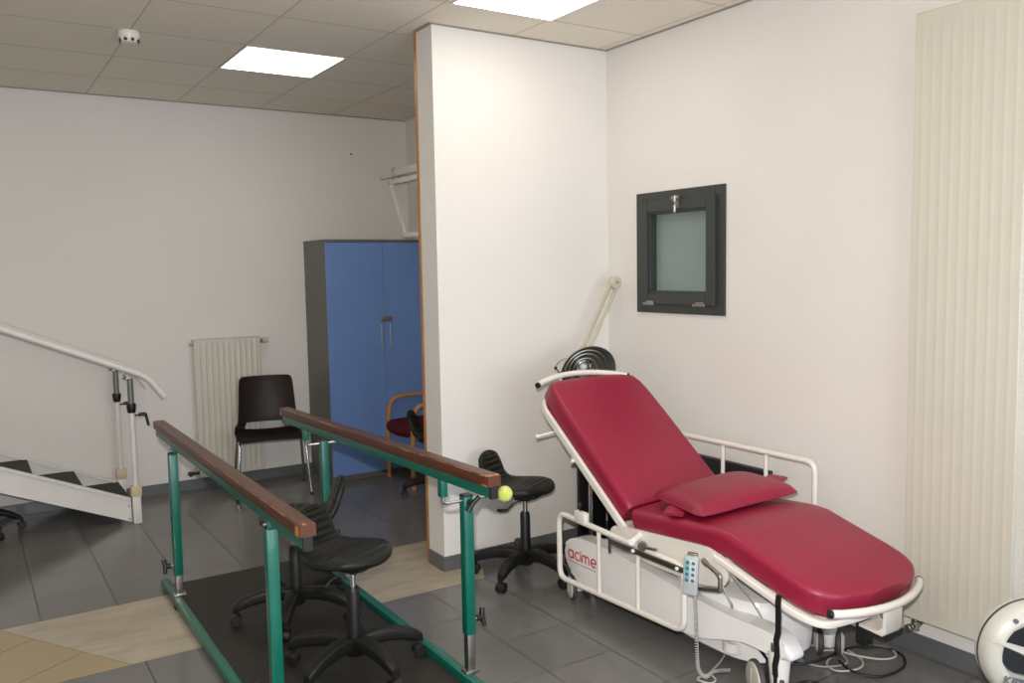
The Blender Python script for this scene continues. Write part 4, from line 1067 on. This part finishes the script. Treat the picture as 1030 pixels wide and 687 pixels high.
# ------------------------------------------------------------------ brown plastic chair by the low radiator
ch = thing('stacking_chair', 'dark brown plastic shell chair with chrome legs in front of the low radiator', 'chair', (-1.425, 2.335, 0), math.radians(-12)); ch.scale = (1.15, 1.05, 1.02)
def shell():
    """one moulded shell: seat that turns up into the back; slot between them"""
    # side profile (y forward negative), z, half width
    seat = [(-.235, .428, .19), (-.225, .440, .212), (-.18, .452, .226), (-.08, .444, .230), (.04, .440, .226), (.12, .444, .220)]
    back = [(.165, .470, .213), (.190, .520, .196), (.205, .580, .190), (.222, .680, .184), (.245, .790, .178), (.258, .835, .170), (.262, .852, .150)]
    P = seat + back; nu = 20
    pts = smooth_path([(p[0], p[1], p[2]) for p in P], 4); b = NB(); grid = []
    for q in pts:
        y, z, w_ = q; row = []
        for i in range(nu + 1):
            u = -1 + 2 * i / nu
            cz = .018 * u * u if z < .47 else 0
            cy = (-.045 * u * u) if z >= .50 else (-.045 * u * u * max(0, (z - .46) / .04) if z > .46 else 0)
            if y < -.17: cz -= .012 * u * u * 2
            row.append(b.verts.new((u * w_, y + cy, z + cz)))
        grid.append(row)
    for i in range(len(grid) - 1):
        for j in range(nu):
            zc = (pts[i].z, pts[i]); zm = (pts[i].y + pts[i + 1].y) / 2; yv = (pts[i].x + pts[i + 1].x) / 2
            u = abs(-1 + 2 * (j + .5) / nu)
            if .452 < zm < .505 and u < .68 and i > 4 * 4: continue
            b.faces.new((grid[i][j], grid[i][j + 1], grid[i + 1][j + 1], grid[i + 1][j]))
    bmesh.ops.solidify(b, geom=list(b.faces), thickness=.006)
    return b
obj('shell', shell(), M['brown'], ch, world=False)
for s in (-1, 1):
    b = NB(); tube(b, round_corners([(s * .232, -.215, 0), (s * .205, -.175, .425), (s * .205, .10, .425), (s * .235, .215, 0)], .05, 6), .0095, seg=12); obj('leg_frame', b, M['chrome'], ch, world=False)
    b = NB()
    for y in (-.215, .215): cyl(b, (s * .233, y, 0), (s * .232, y, .02), .012)
    split('foot_cap', b, M['black'], ch, world=False)
b = NB(); tube(b, [(-.205, -.10, .425), (.205, -.10, .425)], .009); tube(b, [(-.205, .06, .425), (.205, .06, .425)], .009); split('crossbar', b, M['chrome'], ch, world=False)

# ------------------------------------------------------------------ beech armchair with maroon seat, half behind the partition
ac = thing('armchair', 'beech armchair with a maroon seat beside the blue cabinet, half behind the partition', 'chair', (-.27, 1.945, 0), math.radians(-94))
# local: chair faces -Y, arms at x = +-.26
for s in (-1, 1):
    b = NB(); x = s * .262
    bar(b, round_corners([(x, -.245, 0), (x, -.245, .40), (x, -.235, .655), (x, .12, .665), (x, .25, .60), (x, .27, 0)], .14, 9), .046, .024, up=(1, 0, 0), rnd=.4) if False else None
    P = round_corners([(x, -.245, 0), (x, -.245, .40), (x, -.225, .655), (x, .22, .660), (x, .27, .36), (x, .275, 0)], .16, 10)
    fr = frames([Vector(p) for p in P]); rings = []
    for i, p in enumerate(P):
        T = fr[i][0]; S = Vector((1, 0, 0)); Nn = T.cross(S).normalized()
        rings.append([Vector(p) + S * u * .021 + Nn * v * .0135 for u, v in RR(.45)])
    skin_rings(b, rings); obj('side_frame', b, M['beech'], ac, world=False)
b = NB(); box(b, (-.25, -.20, .375), (.25, -.175, .42), .004); box(b, (-.25, .17, .375), (.25, .195, .42), .004); box(b, (-.25, -.18, .38), (-.225, .18, .415), .004); box(b, (.225, -.18, .38), (.25, .18, .415), .004); obj('seat_rail', b, M['beech'], ac, world=False)
b = NB(); rings = []
for z, k in ((.395, .86), (.402, .94), (.43, 1.0), (.462, .99), (.478, .93), (.486, .80), (.490, .5), (.490, .02)):
    ring = []
    for q in range(40):
        a = 2 * PI * q / 40; cu, su = math.cos(a), math.sin(a)
        ring.append(Vector((math.copysign(abs(cu) ** .6, cu) * .235 * k, -.02 + math.copysign(abs(su) ** .6, su) * (.30 if su < 0 else .235) * k, z)))
    rings.append(ring)
skin_rings(b, rings); obj('seat', b, M['maroon'], ac, world=False)
b = NB(); box(b, (-.22, .225, .50), (.22, .265, .80), .018, 3, Matrix.Rotation(math.radians(-8), 3, 'X')); obj('backrest', b, M['maroon'], ac, world=False)
b = NB(); box(b, (-.238, .262, .42), (-.215, .285, .70), .004); box(b, (.215, .262, .42), (.238, .285, .70), .004); split('back_upright', b, M['beech'], ac, world=False)

# ------------------------------------------------------------------ exercise bike at the lower right corner
bk = thing('exercise_bike', 'light grey exercise bike housing with a black disc in the lower right corner', 'exercise bike', (-.62, -2.82, 0))
dF = Vector((F_.x, F_.y, 0)).normalized(); rt = Vector((R_.x, R_.y, 0)).normalized()
BC = V(-.690, -2.858, .484)     # centre of the housing disc
nrm = (-dF + rt * -.05).normalized(); sx_ = Vector((-nrm.y, nrm.x, 0)); 
def BP(u, v, w=0): return BC + sx_ * u + V(0, 0, v) + nrm * w
RB = .158
def ring_pts(r, w, n=56, sq=1.0): return [BP(r * math.cos(2 * PI * k / n), r * sq * math.sin(2 * PI * k / n), w) for k in range(n)]
b = NB(); skin_rings(b, [ring_pts(r, w) for r, w in ((RB - .02, -.055), (RB, -.045), (RB + .003, -.02), (RB, .010), (RB - .012, .028), (RB - .035, .037), (RB - .045, .034), (.105, .028))], caps=False)
# joining cowl to the right towards the frame
b2 = [BP(0.0, .155, 0), BP(.10, .175, 0), BP(.24, .20, 0), BP(.34, .13, 0), BP(.36, -.03, 0), BP(.25, -.13, 0), BP(.14, -.15, 0), BP(.06, .10, 0)]
prism(b, smooth_path(b2, 4, True), nrm * -.05, nrm * .018, .010)
skin_rings(b, [ring_pts(RB - .03, -.055), ring_pts(.01, -.056)], caps=True)
obj('housing', b, M['bikeplastic'], bk)
b = NB(); skin_rings(b, [ring_pts(RB + .001, w) for w in (-.026, -.016)] , caps=False); skin_rings(b, [ring_pts(r, w) for r, w in ((RB - .002, -.027), (RB + .003, -.027), (RB + .003, -.017), (RB - .002, -.017))], closed=True, caps=False); obj('rim_seal', b, M['tyre'], bk)
b = NB(); n = 56; skin_rings(b, [[BP(.118 * math.copysign(abs(math.cos(a)) ** .7, math.cos(a)), .074 * math.copysign(abs(math.sin(a)) ** .75, math.sin(a)) + .018, w) for a in [2 * PI * k / n for k in range(n)]] for w in (.020, .0345)]); obj('disc_insert', b, M['darkglass'], bk)
b = NB(); skin_rings(b, [[BP(u, v, w) for u, v, w in ((a[0], a[1] - s_, .036), (a[0], a[1] + s_, .036), (a[0], a[1] + s_ * .5, .036 + t_), (a[0], a[1] - s_ * .5, .036 + t_))] for a, s_, t_ in (((-.150, .055), .003, .004), ((-.09, .034), .010, .010), ((-.02, .006), .016, .018), ((.0, .0), .016, .018))])
obj('crank_arm', b, M['bikeplastic'], bk)
b = NB(); lathe(b, [(0, .0), (.034, 0), (.034, .012), (.028, .018), (0, .018)], 28, axis_m(BP(.012, -.004, .036), nrm), False); hub_ = obj('hub', b, M['bikeplastic'], bk)
b = NB(); lathe(b, [(0, .0), (.024, 0), (.022, .008), (0, .012)], 28, axis_m(BP(.012, -.004, .053), nrm), False); obj('hub_cap', b, M['redplastic'], hub_, label='red hub cap')
b = NB(); cyl(b, BP(-.078, .112, .030), BP(-.078, .112, .0395), .007); obj('housing_screw', b, M['button'], bk)
cu_ = bpy.data.curves.new('lettering', 'FONT'); cu_.body = 'KETTLER'; cu_.size = .034; cu_.extrude = .0006; cu_.offset = .0012; cu_.space_character = 1.05
to = bpy.data.objects.new('lettering', cu_); COL.objects.link(to)
bpy.context.view_layer.update()
me = bpy.data.meshes.new_from_object(to.evaluated_get(bpy.context.evaluated_depsgraph_get())); COL.objects.unlink(to); bpy.data.objects.remove(to)
Xd = (sx_ * .97 + V(0, 0, -.22)).normalized(); Yd = nrm.cross(Xd)
mm = Matrix((( Xd.x, Yd.x, nrm.x, 0), (Xd.y, Yd.y, nrm.y, 0), (Xd.z, Yd.z, nrm.z, 0), (0, 0, 0, 1)))
org = BP(-.114, -.078, .0405) - world_off(bk)
me.transform(Matrix.Translation(org) @ mm)
me.materials.clear(); me.materials.append(M['button'])
lo_ = bpy.data.objects.new('lettering', me); COL.objects.link(lo_); lo_.parent = bk; lo_['label'] = 'dark block lettering'
# the rest of the bike (outside the frame): frame, feet, saddle, handlebar
b = NB(); tube(b, [BP(.02, -.15, -.02), BP(.05, -.450, -.02)], .025); tube(b, [BP(.10, -.02, -.02), BP(.36, -.20, -.02), BP(.62, -.44, -.02)], .024); tube(b, [BP(.20, .12, -.02), BP(.12, .62, -.02)] , .02) if False else None
tube(b, [BP(.30, .0, -.02), BP(.44, .42, -.02)], .022); obj('bike_frame', b, M['bikeplastic'], bk)
for u_ in (.05, .62):
    b = NB(); tube(b, [BP(u_, -.455, -.24), BP(u_, -.455, .20)], .024); obj('foot_bar', b, M['tyre'], bk)
b = NB(); skin_rings(b, [[BP(u_ + 0, .44 + .02 * q2, .0) + nrm * w_ * q1 for q1, q2 in ((-1, -1), (1, -1), (1, 1), (-1, 1))] for u_, w_ in ((.30, .03), (.38, .05), (.48, .11), (.56, .12), (.58, .08))]); obj('saddle', b, M['black'], bk)
